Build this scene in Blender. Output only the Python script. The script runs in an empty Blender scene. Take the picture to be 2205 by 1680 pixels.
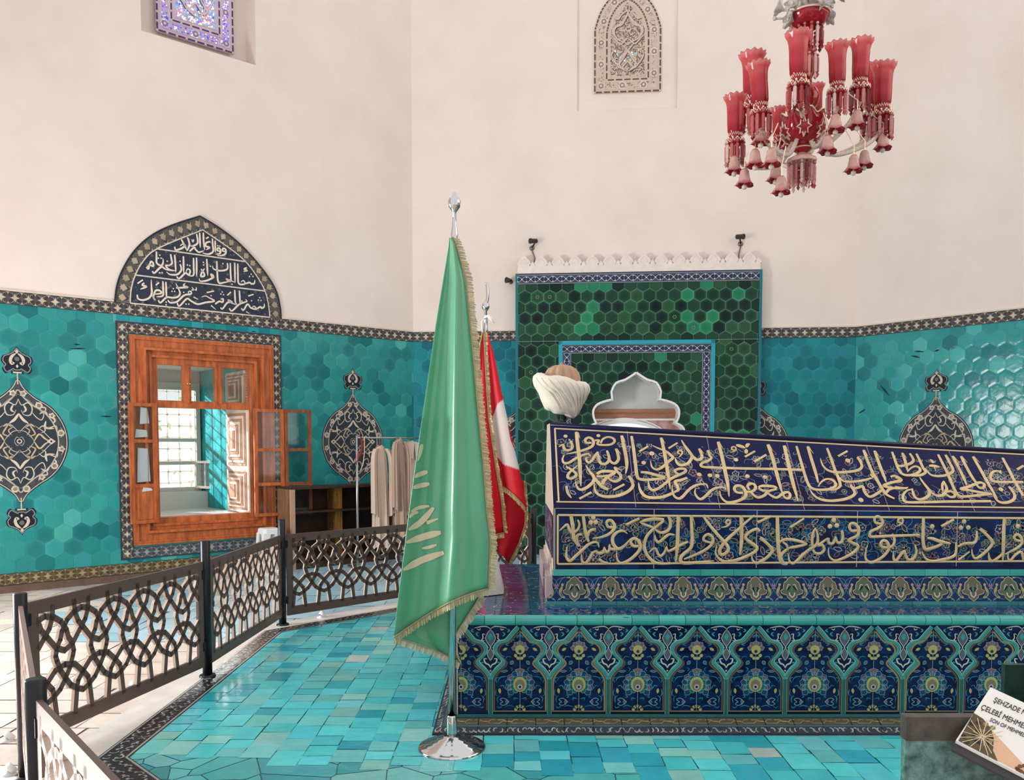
import bpy, math, random
from mathutils import Vector, Matrix
SC = bpy.context.scene
COL = SC.collection
# ---------------------------------------------------------------- camera, world, lights, exposure
F, TH, PX, PY, CZ = 1787.4, 0.0511, 1102.5, 1046.8, 1.55      # focal length and principal point in 2205x1680 pixels
cam = bpy.data.cameras.new('camera'); cam_ob = bpy.data.objects.new('camera', cam); COL.objects.link(cam_ob)
cam_ob.location = (0, 0, CZ); cam_ob.rotation_euler = (math.pi/2 - TH, 0, 0)
cam.sensor_width = 36; cam.lens = F/2205*36; cam.shift_y = (PY-840)/2205; cam.clip_start = .05; cam.clip_end = 200
SC.camera = cam_ob
SC.view_settings.view_transform = 'Standard'; SC.view_settings.look = 'None'
SC.view_settings.exposure = -0.04; SC.view_settings.gamma = 1.0; SC.view_settings.use_curve_mapping = False
wd = bpy.data.worlds.new('daylight'); SC.world = wd; wd.use_nodes = True
bg = wd.node_tree.nodes['Background']; bg.inputs[0].default_value = (.985, 1.0, 1.03, 1); bg.inputs[1].default_value = 1.06

def lamp(name, kind, loc, target, energy, color=(1, 1, 1), **kw):
    l = bpy.data.lights.new(name, kind); l.energy = energy; l.color = color
    for k, v in kw.items(): setattr(l, k, v)
    o = bpy.data.objects.new(name, l); COL.objects.link(o); o.location = loc
    o.rotation_euler = (Vector(target)-Vector(loc)).to_track_quat('-Z', 'Y').to_euler()
    return o
lamp('window_daylight', 'AREA', (-6.4, 5.0, 1.75), (2.0, 6.0, 1.0), 430, (1, .985, .97), shape='RECTANGLE', size=1.7, size_y=1.9)
lamp('sunlight', 'SUN', (-17.8, 15.8, 5.8), (-3.4, 9.6, 1.0), 12.0, (1, .97, .94), angle=.02)

# ---------------------------------------------------------------- helpers
def lin(c):
    r = []
    for v in c[:3]:
        v /= 255.0
        r.append(v/12.92 if v <= .04045 else ((v+.055)/1.055)**2.4)
    return (r[0], r[1], r[2], 1.0)
def mixc(a, b, t): return tuple(a[i]+(b[i]-a[i])*t for i in range(3))
def jit(c, a, rnd): 
    k = rnd.uniform(-a, a); return tuple(max(0, min(255, x+k+rnd.uniform(-a, a)*.35)) for x in c)
def smooth(pts, k=5, closed=False):
    n = len(pts)
    if n < 3: return [tuple(p) for p in pts]
    d = len(pts[0]); out = []
    rng = n if closed else n-1
    for i in range(rng):
        if closed: p0, p1, p2, p3 = pts[i-1], pts[i], pts[(i+1) % n], pts[(i+2) % n]
        else: p0, p1, p2, p3 = pts[max(i-1, 0)], pts[i], pts[i+1], pts[min(i+2, n-1)]
        for j in range(k):
            t = j/k
            out.append(tuple(.5*(2*p1[a]+(p2[a]-p0[a])*t+(2*p0[a]-5*p1[a]+4*p2[a]-p3[a])*t*t+(3*p1[a]-p0[a]-3*p2[a]+p3[a])*t**3) for a in range(d)))
    if not closed: out.append(tuple(pts[-1]))
    return out
MATS = {}
def mat(name, rgb=None, rough=.6, metal=0., spec=.4, noise=0., nscale=6., bump=0., bscale=40., transl=0., emit=None, alpha=None, sheen=0., coat=0., rgb2=None, stretch=None, trans=0., ior=1.45):
    """rgb None -> colour attribute of the mesh."""
    if name in MATS: return MATS[name]
    m = bpy.data.materials.new(name); m.use_nodes = True; nt = m.node_tree; N = nt.nodes; Lk = nt.links
    b = N['Principled BSDF']; b.inputs['Roughness'].default_value = rough; b.inputs['Metallic'].default_value = metal
    b.inputs['Specular IOR Level'].default_value = spec; b.inputs['IOR'].default_value = ior
    if sheen: b.inputs['Sheen Weight'].default_value = sheen
    if coat: b.inputs['Coat Weight'].default_value = coat; b.inputs['Coat Roughness'].default_value = .12
    if trans: b.inputs['Transmission Weight'].default_value = trans
    src = None
    if rgb is None:
        a = N.new('ShaderNodeVertexColor'); a.layer_name = 'Col'; src = a.outputs['Color']
    else:
        b.inputs['Base Color'].default_value = lin(rgb)
    tc = N.new('ShaderNodeTexCoord'); vec = tc.outputs['Object']
    if stretch:
        mp = N.new('ShaderNodeMapping'); mp.inputs['Scale'].default_value = stretch; Lk.new(vec, mp.inputs['Vector']); vec = mp.outputs['Vector']
    if noise:
        nz = N.new('ShaderNodeTexNoise'); nz.inputs['Scale'].default_value = nscale; nz.inputs['Detail'].default_value = 5; nz.inputs['Roughness'].default_value = .6
        Lk.new(vec, nz.inputs['Vector'])
        rp = N.new('ShaderNodeValToRGB'); rp.color_ramp.elements[0].position = .3; rp.color_ramp.elements[1].position = .72
        if rgb is not None:
            c2 = rgb2 or tuple(max(0, x*(1-noise)) for x in rgb)
            rp.color_ramp.elements[0].color = lin(c2); rp.color_ramp.elements[1].color = lin(rgb)
            Lk.new(nz.outputs['Fac'], rp.inputs['Fac']); src = rp.outputs['Color']
        else:
            k = 1-noise; rp.color_ramp.elements[0].color = (k, k, k, 1); rp.color_ramp.elements[1].color = (1, 1, 1, 1)
            Lk.new(nz.outputs['Fac'], rp.inputs['Fac'])
            mx = N.new('ShaderNodeMix'); mx.data_type = 'RGBA'; mx.blend_type = 'MULTIPLY'; mx.inputs[0].default_value = 1
            Lk.new(src, mx.inputs[6]); Lk.new(rp.outputs['Color'], mx.inputs[7]); src = mx.outputs[2]
    if src is not None: Lk.new(src, b.inputs['Base Color'])
    if bump:
        nz2 = N.new('ShaderNodeTexNoise'); nz2.inputs['Scale'].default_value = bscale; nz2.inputs['Detail'].default_value = 3
        Lk.new(vec, nz2.inputs['Vector'])
        bp = N.new('ShaderNodeBump'); bp.inputs['Strength'].default_value = bump; bp.inputs['Distance'].default_value = .02
        Lk.new(nz2.outputs['Fac'], bp.inputs['Height']); Lk.new(bp.outputs['Normal'], b.inputs['Normal'])
    if emit:
        b.inputs['Emission Strength'].default_value = emit
        if src is not None: Lk.new(src, b.inputs['Emission Color'])
        else: b.inputs['Emission Color'].default_value = lin(rgb)
    if alpha is not None: b.inputs['Alpha'].default_value = alpha
    if transl:
        t = N.new('ShaderNodeBsdfTranslucent'); mx = N.new('ShaderNodeMixShader'); mx.inputs[0].default_value = transl
        if src is not None: Lk.new(src, t.inputs['Color'])
        else: t.inputs['Color'].default_value = lin(rgb)
        Lk.new(b.outputs[0], mx.inputs[1]); Lk.new(t.outputs[0], mx.inputs[2]); Lk.new(mx.outputs[0], N['Material Output'].inputs[0])
    MATS[name] = m
    return m
GLAZE = mat('glazed_tile', None, rough=.26, spec=.16, noise=.10, nscale=9, bump=.06, bscale=22)
WGLAZE = mat('wall_tile_glaze', None, rough=.17, spec=.32, noise=.10, nscale=9, bump=.16, bscale=9)
OLD = mat('old_tile', None, rough=.5, spec=.18, noise=.18, nscale=14, bump=.12, bscale=60)
PAINT = mat('painted', None, rough=.6, spec=.3)

class Fr:
    """A plane: origin, two axes in it, its normal."""
    def __init__(s, O, ex, ey, n):
        s.O, s.ex, s.ey, s.n = Vector(O), Vector(ex).normalized(), Vector(ey).normalized(), Vector(n).normalized()
    def w(s, x, y, h=0.): return s.O+s.ex*x+s.ey*y+s.n*h
    def off(s, d): return Fr(s.O+s.n*d, s.ex, s.ey, s.n)
    def px(s, u, v):
        q = hit(u, v, s.O, s.n)-s.O; return (q.dot(s.ex), q.dot(s.ey))
CO = Vector((0, 0, CZ))
def ray(u, v):
    x = (u-PX)/F; y = -(v-PY)/F; c, s = math.cos(TH), math.sin(TH)
    return Vector((x, c+y*s, -s+y*c))
def hit(u, v, p0, n):
    d = ray(u, v); n = Vector(n); return CO+d*((Vector(p0)-CO).dot(n)/d.dot(n))
def onz(u, v, z=0.): return hit(u, v, (0, 0, z), (0, 0, 1))
def ony(u, v, Y): return hit(u, v, (0, Y, 0), (0, 1, 0))
XZ = Fr((0, 0, 0), (1, 0, 0), (0, 0, 1), (0, -1, 0))
FLAT = Fr((0, 0, 0), (1, 0, 0), (0, 1, 0), (0, 0, 1))

class MB:
    def __init__(s, fr=XZ, off=None): s.v = []; s.f = []; s.c = []; s.fr = fr; s.sm = []
    def add(s, vs, fs, col, smooth=False):
        b = len(s.v)
        s.v += [Vector(p) for p in vs]
        if isinstance(col, list): s.c += col
        else: s.c += [col]*len(vs)
        for f in fs: s.f.append([b+i for i in f]); s.sm.append(smooth)
        return b
    # --- shapes in the plane
    def poly(s, pts, h, col): s.add([s.fr.w(x, y, h) for x, y in pts], [list(range(len(pts)))], col)
    def fan(s, ctr, pts, h, c0, c1):
        s.add([s.fr.w(ctr[0], ctr[1], h)]+[s.fr.w(x, y, h) for x, y in pts], [[0, i+1, (i+1) % len(pts)+1] for i in range(len(pts))], [c0]+[c1]*len(pts))
    def rect(s, x0, y0, x1, y1, h, col): s.poly([(x0, y0), (x1, y0), (x1, y1), (x0, y1)], h, col)
    def prism(s, pts, h0, h1, col, cols=None):
        n = len(pts)
        s.add([s.fr.w(x, y, h1) for x, y in pts], [list(range(n))], col)
        s.add([s.fr.w(x, y, h0) for x, y in pts]+[s.fr.w(x, y, h1) for x, y in pts], [[i, (i+1) % n, n+(i+1) % n, n+i] for i in range(n)], cols or col)
    def disc(s, x, y, r, h, col, n=10, ry=None, dome=0.):
        pts = [(x+r*math.cos(2*math.pi*i/n), y+(ry or r)*math.sin(2*math.pi*i/n)) for i in range(n)]
        s.add([s.fr.w(x, y, h+dome)]+[s.fr.w(a, b, h) for a, b in pts], [[0, i+1, (i+1) % n+1] for i in range(n)], col, dome > 0)
    def ribbon(s, path, w, h, col, s0=1., s1=1., dome=0., closed=False, off=0., tl=.3):
        n = len(path)
        if n < 2: return
        acc = [0.]
        for i in range(1, n): acc.append(acc[-1]+math.dist(path[i-1], path[i]))
        tot = acc[-1] or 1e-6; vs = []
        for i, p in enumerate(path):
            if closed: a, b = path[i-1], path[(i+1) % n]
            else: a, b = path[max(i-1, 0)], path[min(i+1, n-1)]
            dx, dy = b[0]-a[0], b[1]-a[1]; l = math.hypot(dx, dy) or 1e-9
            nx, ny = -dy/l, dx/l
            t = acc[i]/tot; k = 1.
            if t < tl: k = s0+(1-s0)*(t/tl)**.7
            if t > 1-tl: k = min(k, s1+(1-s1)*((1-t)/tl)**.7)
            hw = w*k/2; q = (p[0]+nx*off, p[1]+ny*off)
            if dome: vs += [s.fr.w(q[0]-nx*hw, q[1]-ny*hw, h), s.fr.w(q[0], q[1], h+dome*k), s.fr.w(q[0]+nx*hw, q[1]+ny*hw, h)]
            else: vs += [s.fr.w(q[0]-nx*hw, q[1]-ny*hw, h), s.fr.w(q[0]+nx*hw, q[1]+ny*hw, h)]
        m = 3 if dome else 2; fs = []
        for i in range(n if closed else n-1):
            j = (i+1) % n
            for a in range(m-1): fs.append([i*m+a, j*m+a, j*m+a+1, i*m+a+1])
        s.add(vs, fs, col, bool(dome))
    # --- solids
    def box(s, a, b, col=(200, 200, 200), rot=0., piv=None):
        x0, y0, z0 = a; x1, y1, z1 = b
        vs = [(x, y, z) for z in (z0, z1) for x, y in ((x0, y0), (x1, y0), (x1, y1), (x0, y1))]
        if rot:
            p = piv or (0, 0, 0); c, n = math.cos(rot), math.sin(rot)
            vs = [(p[0]+(x-p[0])*c-(y-p[1])*n, p[1]+(x-p[0])*n+(y-p[1])*c, z) for x, y, z in vs]
        s.add(vs, [[3, 2, 1, 0], [4, 5, 6, 7], [0, 1, 5, 4], [1, 2, 6, 5], [2, 3, 7, 6], [3, 0, 4, 7]], col)
    def fbox(s, x0, y0, h0, x1, y1, h1, col=(200, 200, 200)):
        vs = [s.fr.w(x, y, h) for h in (h0, h1) for x, y in ((x0, y0), (x1, y0), (x1, y1), (x0, y1))]
        s.add(vs, [[3, 2, 1, 0], [4, 5, 6, 7], [0, 1, 5, 4], [1, 2, 6, 5], [2, 3, 7, 6], [3, 0, 4, 7]], col)
    def lathe(s, prof, c=(0, 0, 0), n=24, col=(200, 200, 200), axis=None, rmod=None, smooth=True):
        c = Vector(c); ax = Vector(axis or (0, 0, 1)).normalized()
        e1 = ax.orthogonal().normalized() if axis else Vector((1, 0, 0)); e2 = ax.cross(e1)
        vs = []; cl = []
        for k, p in enumerate(prof):
            for i in range(n):
                a = 2*math.pi*i/n; r, z = p[0], p[1]
                if rmod: r, z = rmod(k, a, r, z)
                vs.append(c+ax*z+(e1*math.cos(a)+e2*math.sin(a))*r); cl.append(p[2] if len(p) > 2 else col)
        fs = [[k*n+i, k*n+(i+1) % n, (k+1)*n+(i+1) % n, (k+1)*n+i] for k in range(len(prof)-1) for i in range(n)]
        s.add(vs, fs, cl, smooth)
    def tube(s, path, r, n=8, col=(200, 200, 200), caps=True):
        path = [Vector(p) for p in path]; m = len(path); vs = []
        up = None
        for i, p in enumerate(path):
            t = (path[min(i+1, m-1)]-path[max(i-1, 0)]).normalized()
            if up is None: up = t.orthogonal().normalized()
            up = (up-t*up.dot(t)); up = up.normalized() if up.length > 1e-6 else t.orthogonal().normalized()
            e2 = t.cross(up); rr = r[i] if isinstance(r, (list, tuple)) else r
            for k in range(n):
                a = 2*math.pi*k/n; vs.append(p+(up*math.cos(a)+e2*math.sin(a))*rr)
        fs = [[i*n+k, i*n+(k+1) % n, (i+1)*n+(k+1) % n, (i+1)*n+k] for i in range(m-1) for k in range(n)]
        if caps: fs += [list(range(n))[::-1], [(m-1)*n+k for k in range(n)]]
        s.add(vs, fs, col, n > 5)
    def ball(s, c, r, col=(200, 200, 200), n=8, m=6, sc=(1, 1, 1)):
        vs = []; fs = []
        for i in range(m+1):
            p = math.pi*i/m
            for k in range(n):
                a = 2*math.pi*k/n
                vs.append((c[0]+r*sc[0]*math.sin(p)*math.cos(a), c[1]+r*sc[1]*math.sin(p)*math.sin(a), c[2]+r*sc[2]*math.cos(p)))
        for i in range(m):
            for k in range(n): fs.append([i*n+k, (i+1)*n+k, (i+1)*n+(k+1) % n, i*n+(k+1) % n])
        s.add(vs, fs, col, True)
    def grid(s, fn, nu, nv, col, cfn=None):
        vs = []; cl = []
        for i in range(nu+1):
            for j in range(nv+1):
                vs.append(fn(i/nu, j/nv)); cl.append(cfn(i/nu, j/nv) if cfn else col)
        fs = [[i*(nv+1)+j, (i+1)*(nv+1)+j, (i+1)*(nv+1)+j+1, i*(nv+1)+j+1] for i in range(nu) for j in range(nv)]
        s.add(vs, fs, cl, True)
    def build(s, name, m, parent=None, mods=None):
        me = bpy.data.meshes.new(name); me.from_pydata([tuple(p) for p in s.v], [], s.f)
        at = me.attributes.new('Col', 'FLOAT_COLOR', 'POINT'); buf = []; cache = {}
        for c in s.c:
            if c not in cache: cache[c] = lin(c)
            buf.extend(cache[c])
        at.data.foreach_set('color', buf)
        me.polygons.foreach_set('use_smooth', s.sm); me.materials.append(m); me.update()
        o = bpy.data.objects.new(name, me); COL.objects.link(o)
        if parent is not None:
            o.parent = parent
            if parent.parent is None: o.location = -Vector(parent.location) if parent.get('_w') else (0, 0, 0)
        return o
def empty(name, loc=(0, 0, 0), rz=0., world=True):
    """world=True: the parts are modelled in world coordinates round this Empty."""
    o = bpy.data.objects.new(name, None); COL.objects.link(o); o.location = loc; o.rotation_euler = (0, 0, rz)
    o.empty_display_size = .1
    if world: o['_w'] = 1
    return o
def tag(o, label, cat, group=None, kind=None):
    if label: o['label'] = label
    if cat: o['category'] = cat
    if group: o['group'] = group
    if kind: o['kind'] = kind
    return o
def struct(o): o['kind'] = 'structure'; return o
def copy_tree(o, parent=None):
    c = o.copy(); COL.objects.link(c); c.parent = parent
    for ch in list(o.children): copy_tree(ch, c)
    return c
def strokes(mb, fr, ox, oy, sc, data, w, mpx, h, col, dome=0., k=5):
    """Pen strokes: 'width start end|x,y x,y ..' per line, dots 'd r|x,y'; crop pixels are cast onto the tile plane fr."""
    for ln in data.strip().split('\n'):
        ln = ln.strip()
        if not ln: continue
        hd, body = ln.split('|') if '|' in ln else ('', ln)
        pts = [tuple(float(a) for a in p.split(',')) for p in body.split()]
        P = [fr.px(ox+x/sc, oy+y/sc) for x, y in pts]
        hs = hd.split()
        if hs and hs[0] == 'd':
            for p in P: mb.disc(p[0], p[1], float(hs[1])/sc*mpx, h, col, 9, dome=dome)
            continue
        ww = float(hs[0]) if hs else w; s0 = float(hs[1]) if len(hs) > 1 else .75; s1 = float(hs[2]) if len(hs) > 2 else .3
        mb.ribbon(smooth(P, k), ww/sc*mpx, h, col, s0, s1, dome)
def clip(poly, x0, y0, x1, y1):
    for ax, lim, sg in ((0, x0, 1), (0, x1, -1), (1, y0, 1), (1, y1, -1)):
        out = []
        for i in range(len(poly)):
            a, b = poly[i-1], poly[i]; da, db = (a[ax]-lim)*sg, (b[ax]-lim)*sg
            if (da >= 0) != (db >= 0):
                t = da/(da-db); out.append((a[0]+(b[0]-a[0])*t, a[1]+(b[1]-a[1])*t))
            if db >= 0: out.append(b)
        poly = out
        if len(poly) < 3: return []
    return poly
def clipcvx(poly, cv):
    """Clip a polygon by a convex one (clockwise or not)."""
    ar = sum(cv[i-1][0]*cv[i][1]-cv[i][0]*cv[i-1][1] for i in range(len(cv))); sg = 1 if ar > 0 else -1
    for k in range(len(cv)):
        a, b = cv[k-1], cv[k]; out = []
        def sd(p): return ((b[0]-a[0])*(p[1]-a[1])-(b[1]-a[1])*(p[0]-a[0]))*sg
        for i in range(len(poly)):
            p, q = poly[i-1], poly[i]; dp, dq = sd(p), sd(q)
            if (dp >= 0) != (dq >= 0): t = dp/(dp-dq); out.append((p[0]+(q[0]-p[0])*t, p[1]+(q[1]-p[1])*t))
            if dq >= 0: out.append(q)
        poly = out
        if len(poly) < 3: return []
    return poly
def hexfield(mb, x0, y0, x1, y1, w, h, colfn, gap=.004, ox=0., oy=0., skip=None, cutter=None, edge=None):
    """Hexagonal tiles with upright sides; colfn(x, y) -> (centre colour, rim colour)."""
    R = w/math.sqrt(3); p = 1.5*R; j0 = int((y0-oy)/p)-2; j1 = int((y1-oy)/p)+2
    for j in range(j0, j1+1):
        cy = oy+j*p; sh = w/2 if j % 2 else 0
        for i in range(int((x0-ox)/w)-2, int((x1-ox)/w)+3):
            cx = ox+i*w+sh
            if cx < x0-w/2 or cx > x1+w/2 or cy < y0-R or cy > y1+R: continue
            if skip and skip(cx, cy): continue
            c0, c1 = colfn(cx, cy)
            r = R-gap*.58
            hx = [(cx+r*math.sin(math.pi/3*k), cy+r*math.cos(math.pi/3*k)) for k in range(6)]
            inside = x0 <= cx-w/2 and cx+w/2 <= x1 and y0 <= cy-R and cy+R <= y1
            if cutter and any(cutter(cx+R*1.06*f*math.sin(t*.5236), cy+R*1.06*f*math.cos(t*.5236), 0) for t in range(12) for f in (.5, 1)):
                n = 14
                for a in range(n):
                    for b in range(n):
                        q = [(cx-w/2+w*(a+da)/n, cy-R+2*R*(b+db)/n) for da, db in ((0, 0), (1, 0), (1, 1), (0, 1))]
                        m = (sum(t[0] for t in q)/4, sum(t[1] for t in q)/4)
                        dx, dy = abs(m[0]-cx), abs(m[1]-cy)
                        if dx > r*.866 or dy > r-dx*.577: continue
                        if cutter(m[0], m[1], 0) or not (x0 < m[0] < x1 and y0 < m[1] < y1): continue
                        mb.poly(q, h, c0)
                continue
            if inside:
                rin = r*.72
                ins = [(cx+rin*math.sin(math.pi/3*k), cy+rin*math.cos(math.pi/3*k)) for k in range(6)]
                vs = [mb.fr.w(cx, cy, h+.002)]+[mb.fr.w(a, b, h+.0015) for a, b in ins]+[mb.fr.w(a, b, h) for a, b in hx]
                cm = mixc(c0, c1, .25)
                mb.add(vs, [[0, k+1, (k+1) % 6+1] for k in range(6)]+[[k+1, k+7, (k+1) % 6+7, (k+1) % 6+1] for k in range(6)], [c0]+[cm]*6+[c1]*6)
            else:
                q = clip(hx, x0, y0, x1, y1)
                if q: mb.poly(q, h, mixc(c0, c1, .3))
def cloudband(mb, x0, x1, yc, ht, h, base, dark, lite, vert=False, rnd=random):
    """Border of dark curled clouds with pale four-pointed stars along its middle and half stars on its edges."""
    def P(a, b): return (b, a) if vert else (a, b)
    def rc(xa, ya, xb, yb, hh, c): p, q = P(xa, ya), P(xb, yb); mb.rect(min(p[0], q[0]), min(p[1], q[1]), max(p[0], q[0]), max(p[1], q[1]), hh, c)
    rc(x0, yc-ht/2, x1, yc+ht/2, h, dark)
    n = max(1, round(abs(x1-x0)/(ht*.92))); st = (x1-x0)/n; sg = .5*abs(st)
    for i in range(n):
        x = x0+(i+.5)*st; tone = rnd.uniform(-12, 12); c = tuple(v+tone for v in base)
        r1, r2 = ht*.33, ht*.15
        mb.poly([P(x+(r1 if k % 2 == 0 else r2)*math.cos(k*math.pi/4), yc+(r1 if k % 2 == 0 else r2)*math.sin(k*math.pi/4)) for k in range(8)], h+.0016, c)
        for e in (-1, 1):
            xe, ye = x+sg, yc+e*ht*.47
            if (xe-x0)*(xe-x1) < 0: mb.poly([P(xe-ht*.24, ye), P(xe-ht*.07, ye-e*ht*.06), P(xe, ye-e*ht*.2), P(xe+ht*.07, ye-e*ht*.06), P(xe+ht*.24, ye)], h+.0016, c)
            for q in (-1, 1):
                cx, cy = x+q*sg*.5, yc+e*ht*.24; a0 = (0 if q > 0 else math.pi)+(1.0 if e*q > 0 else -1.0)*.8
                p = P(cx, cy); mb.disc(p[0], p[1], ht*.185, h+.0008, tuple(max(0, v-16+tone*.6) for v in dark), 9)
                mb.ribbon([P(cx+ht*.12*math.cos(a0+t*.6*e*q), cy+ht*.12*math.sin(a0+t*.6*e*q)) for t in range(6)], ht*.05, h+.0014, mixc(lite, dark, .4), .4, .3)
    for e in (-1, 1): rc(x0, yc+e*ht*.5, x1, yc+e*ht*.46, h+.0018, mixc(dark, (20, 20, 24), .5))
# ---------------------------------------------------------------- the octagonal room
AL = 0.0872; WL = 6.3655; WTOP = 9.0; ZF = -.08
C1 = Vector((-1.4661, 12.4)); BD = Vector((math.cos(AL), -math.sin(AL))); C2 = C1+BD*WL
LD = Vector((-math.cos(math.pi/4-AL), -math.sin(math.pi/4-AL))); RD = Vector((math.cos(math.pi/4+AL), -math.sin(math.pi/4+AL)))
def wallframe(c, d):
    n = Vector((-d.y, d.x)); ctr = Vector((1.0, 4.5))
    if n.dot(ctr-c) < 0: n = -n
    return Fr((c.x, c.y, 0), (d.x, d.y, 0), (0, 0, 1), (n.x, n.y, 0))
FL, FB, FRR = wallframe(C1, LD), wallframe(C1, BD), wallframe(C2, RD)
C0 = C1+LD*WL; SD = Vector((-math.sin(AL), -math.cos(AL))); FS = wallframe(C0, SD)
C3 = C2+RD*WL; TD = Vector((-math.sin(AL), -math.cos(AL))); FT = wallframe(C3, TD)
PLASTER = mat('plaster', (231, 217, 207), rough=.92, spec=.15, noise=.05, nscale=1.1, rgb2=(221, 206, 195), bump=.10, bscale=5)
def wallmesh(fr, x0, x1, holes, m, name, reveal=.12):
    xs = sorted({x0, x1, *[h[0] for h in holes], *[h[2] for h in holes]}); zs = sorted({ZF-.02, WTOP, *[h[1] for h in holes], *[h[3] for h in holes]})
    mb = MB(fr)
    for i in range(len(xs)-1):
        for j in range(len(zs)-1):
            cx, cz = (xs[i]+xs[i+1])/2, (zs[j]+zs[j+1])/2
            if any(h[0] < cx < h[2] and h[1] < cz < h[3] for h in holes): continue
            mb.rect(xs[i], zs[j], xs[i+1], zs[j+1], 0, (231, 217, 207))
    for h in holes:
        d = h[4]
        if len(h) > 5: mb.rect(h[0], h[1], h[2], h[3], -d, (231, 217, 207))
        for a, b in (((h[0], h[1]), (h[0], h[3])), ((h[2], h[1]), (h[2], h[3])), ((h[0], h[1]), (h[2], h[1])), ((h[0], h[3]), (h[2], h[3]))):
            mb.add([fr.w(*a, 0), fr.w(*b, 0), fr.w(*b, -d), fr.w(*a, -d)], [[0, 1, 2, 3]], (231, 217, 207))
    return struct(mb.build(name, m))
WIN = (2.38, .51, 3.80, 2.65)           # opening of the wooden window in the left wall
wl = wallmesh(FL, -.0, WL, [(*WIN, .30), (2.364, 6.385, 3.757, 8.9, .30, 1)], PLASTER, 'wall_left')
wb = wallmesh(FB, 0, WL, [(2.41, 6.32, 3.83, 8.8, .035, 1), (2.57, -.06, 3.98, 2.55, .55)], PLASTER, 'wall_back')
wr = wallmesh(FRR, 0, WL, [], PLASTER, 'wall_right')
ws = wallmesh(FS, 0, WL, [(2.4, .62, 4.2, 2.6, .30)], PLASTER, 'wall_side_left')
wt = wallmesh(FT, 0, WL, [(2.4, .62, 4.2, 2.6, .30)], PLASTER, 'wall_side_right')

# turquoise hexagon dado, tile borders, skirting
DZ0, DZ1, BZ1 = .131, 3.056, 3.196
rd = random.Random(4)
def turq(base, dark, lite, wd_=.3):
    def f(x, y):
        r = rd.random()
        c = jit(base, 9, rd)
        if r < wd_: c = jit(mixc(base, dark, rd.uniform(.35, .95)), 5, rd)
        elif r > .95: c = jit(mixc(base, lite, .7), 6, rd)
        return c, mixc(c, lite, rd.uniform(.0, .35))
    return f
def dado(fr, parent, base, dark, lite, skip=None, seed=1, share=.3, groutc=(84, 172, 164)):
    rd.seed(seed); mb = MB(fr)
    if parent is wl:
        for q in ((0, DZ0, 2.0, DZ1), (4.2, DZ0, WL, DZ1), (2.0, DZ0, 4.2, .5), (2.0, 2.6, 4.2, DZ1)): mb.rect(*q, .004, groutc)
    elif parent is wb:
        for q in ((0, DZ0, 2.5, DZ1), (4.05, DZ0, WL, DZ1)): mb.rect(*q, .004, groutc)
    else: mb.rect(0, DZ0, WL, DZ1, .004, groutc)
    hexfield(mb, 0.002, DZ0, WL-.002, DZ1, .1915, .007, turq(base, dark, lite, share), ox=.03, oy=DZ1-.03, skip=skip)
    return mb
mb = dado(FL, wl, (48, 140, 138), (28, 104, 108), (90, 178, 168), skip=lambda x, y: 2.15 < x < 4.05 and .25 < y < 2.93, seed=3, share=.33)
for u, v, a, l in ((398, 742, .1, .05), (412, 752, -.1, .07), (165, 742, 0, .03), (168, 751, -.1, .075), (546, 714, 0, .03), (228, 897, 0, .06)):
    x, y = FL.px(u, v); mb.ribbon([(x-l, y-a*l), (x, y), (x+l, y+a*l)], .016, .011, (14, 40, 46), .3, .3)
mb.build('hex_tile_dado', GLAZE, wl)
dado(FB, wb, (26, 124, 134), (18, 94, 108), (62, 164, 162), skip=lambda x, y: 1.62 < x < 4.95, seed=8, share=.4).build('hex_tile_dado', GLAZE, wb)  # base tone differs per wall, partly tile, partly light put into colour
mb = dado(FRR, wr, (50, 150, 150), (34, 118, 124), (84, 178, 174), seed=5, share=.22)
for u, v, a, l in ((1972, 768, .3, .06), (1980, 757, .15, .06), (1906, 841, 1.2, .06), (2018, 755, -.2, .03), (1857, 886, -.6, .05)):
    x, y = FRR.px(u, v); mb.ribbon([(x-l, y+a*l), (x, y), (x+l, y-a*l)], .022, .011, (14, 36, 40), .3, .3)
mb.build('hex_tile_dado', WGLAZE, wr)
for fr, p, sd in ((FS, ws, 31), (FT, wt, 32)):
    m2 = MB(fr)
    for q in ((0, DZ0, 2.3, DZ1), (4.3, DZ0, WL, DZ1), (2.3, DZ0, 4.3, .6), (2.3, 2.62, 4.3, DZ1)): m2.rect(*q, .004, (60, 150, 146))
    m2.build('tile_dado', GLAZE, p)
BB, BDK, BLT = (194, 178, 160), (84, 80, 80), (206, 192, 174)
for fr, p, k in ((FL, wl, 0), (FB, wb, 1), (FRR, wr, 2), (FS, ws, 3), (FT, wt, 4)):
    rnd = random.Random(20+k)
    mb = MB(fr); cloudband(mb, 0, WL, (DZ1+BZ1)/2, BZ1-DZ1, .012, BB, BDK, BLT, rnd=rnd)
    mb.fbox(0, BZ1, 0, WL, BZ1+.018, .02, (222, 205, 190)); mb.build('upper_tile_border', OLD, p)
    mb = MB(fr); cloudband(mb, 0, WL, DZ0/2+.002, DZ0-.004, .012, (168, 148, 112), (104, 92, 70), (196, 178, 140), rnd=rnd); mb.build('lower_tile_border', OLD, p)
    mb = MB(fr); mb.fbox(0, ZF, 0, WL, .0, .03, (112, 92, 76))
    o = struct(mb.build(('baseboard_left', 'baseboard_back', 'baseboard_right', 'baseboard_side_left', 'baseboard_side_right')[k], mat('skirting', (112, 90, 74), rough=.6, noise=.25, nscale=8)))
# turquoise strip over the window
mb = MB(FL); rd.seed(12)
for i in range(14):
    a = 2.095+i*.144; mb.rect(a, 2.975, a+.142, 3.052, .011, jit((32, 138, 146), 16, rd))
mb.build('turquoise_tile_strip', GLAZE, wl)

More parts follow.
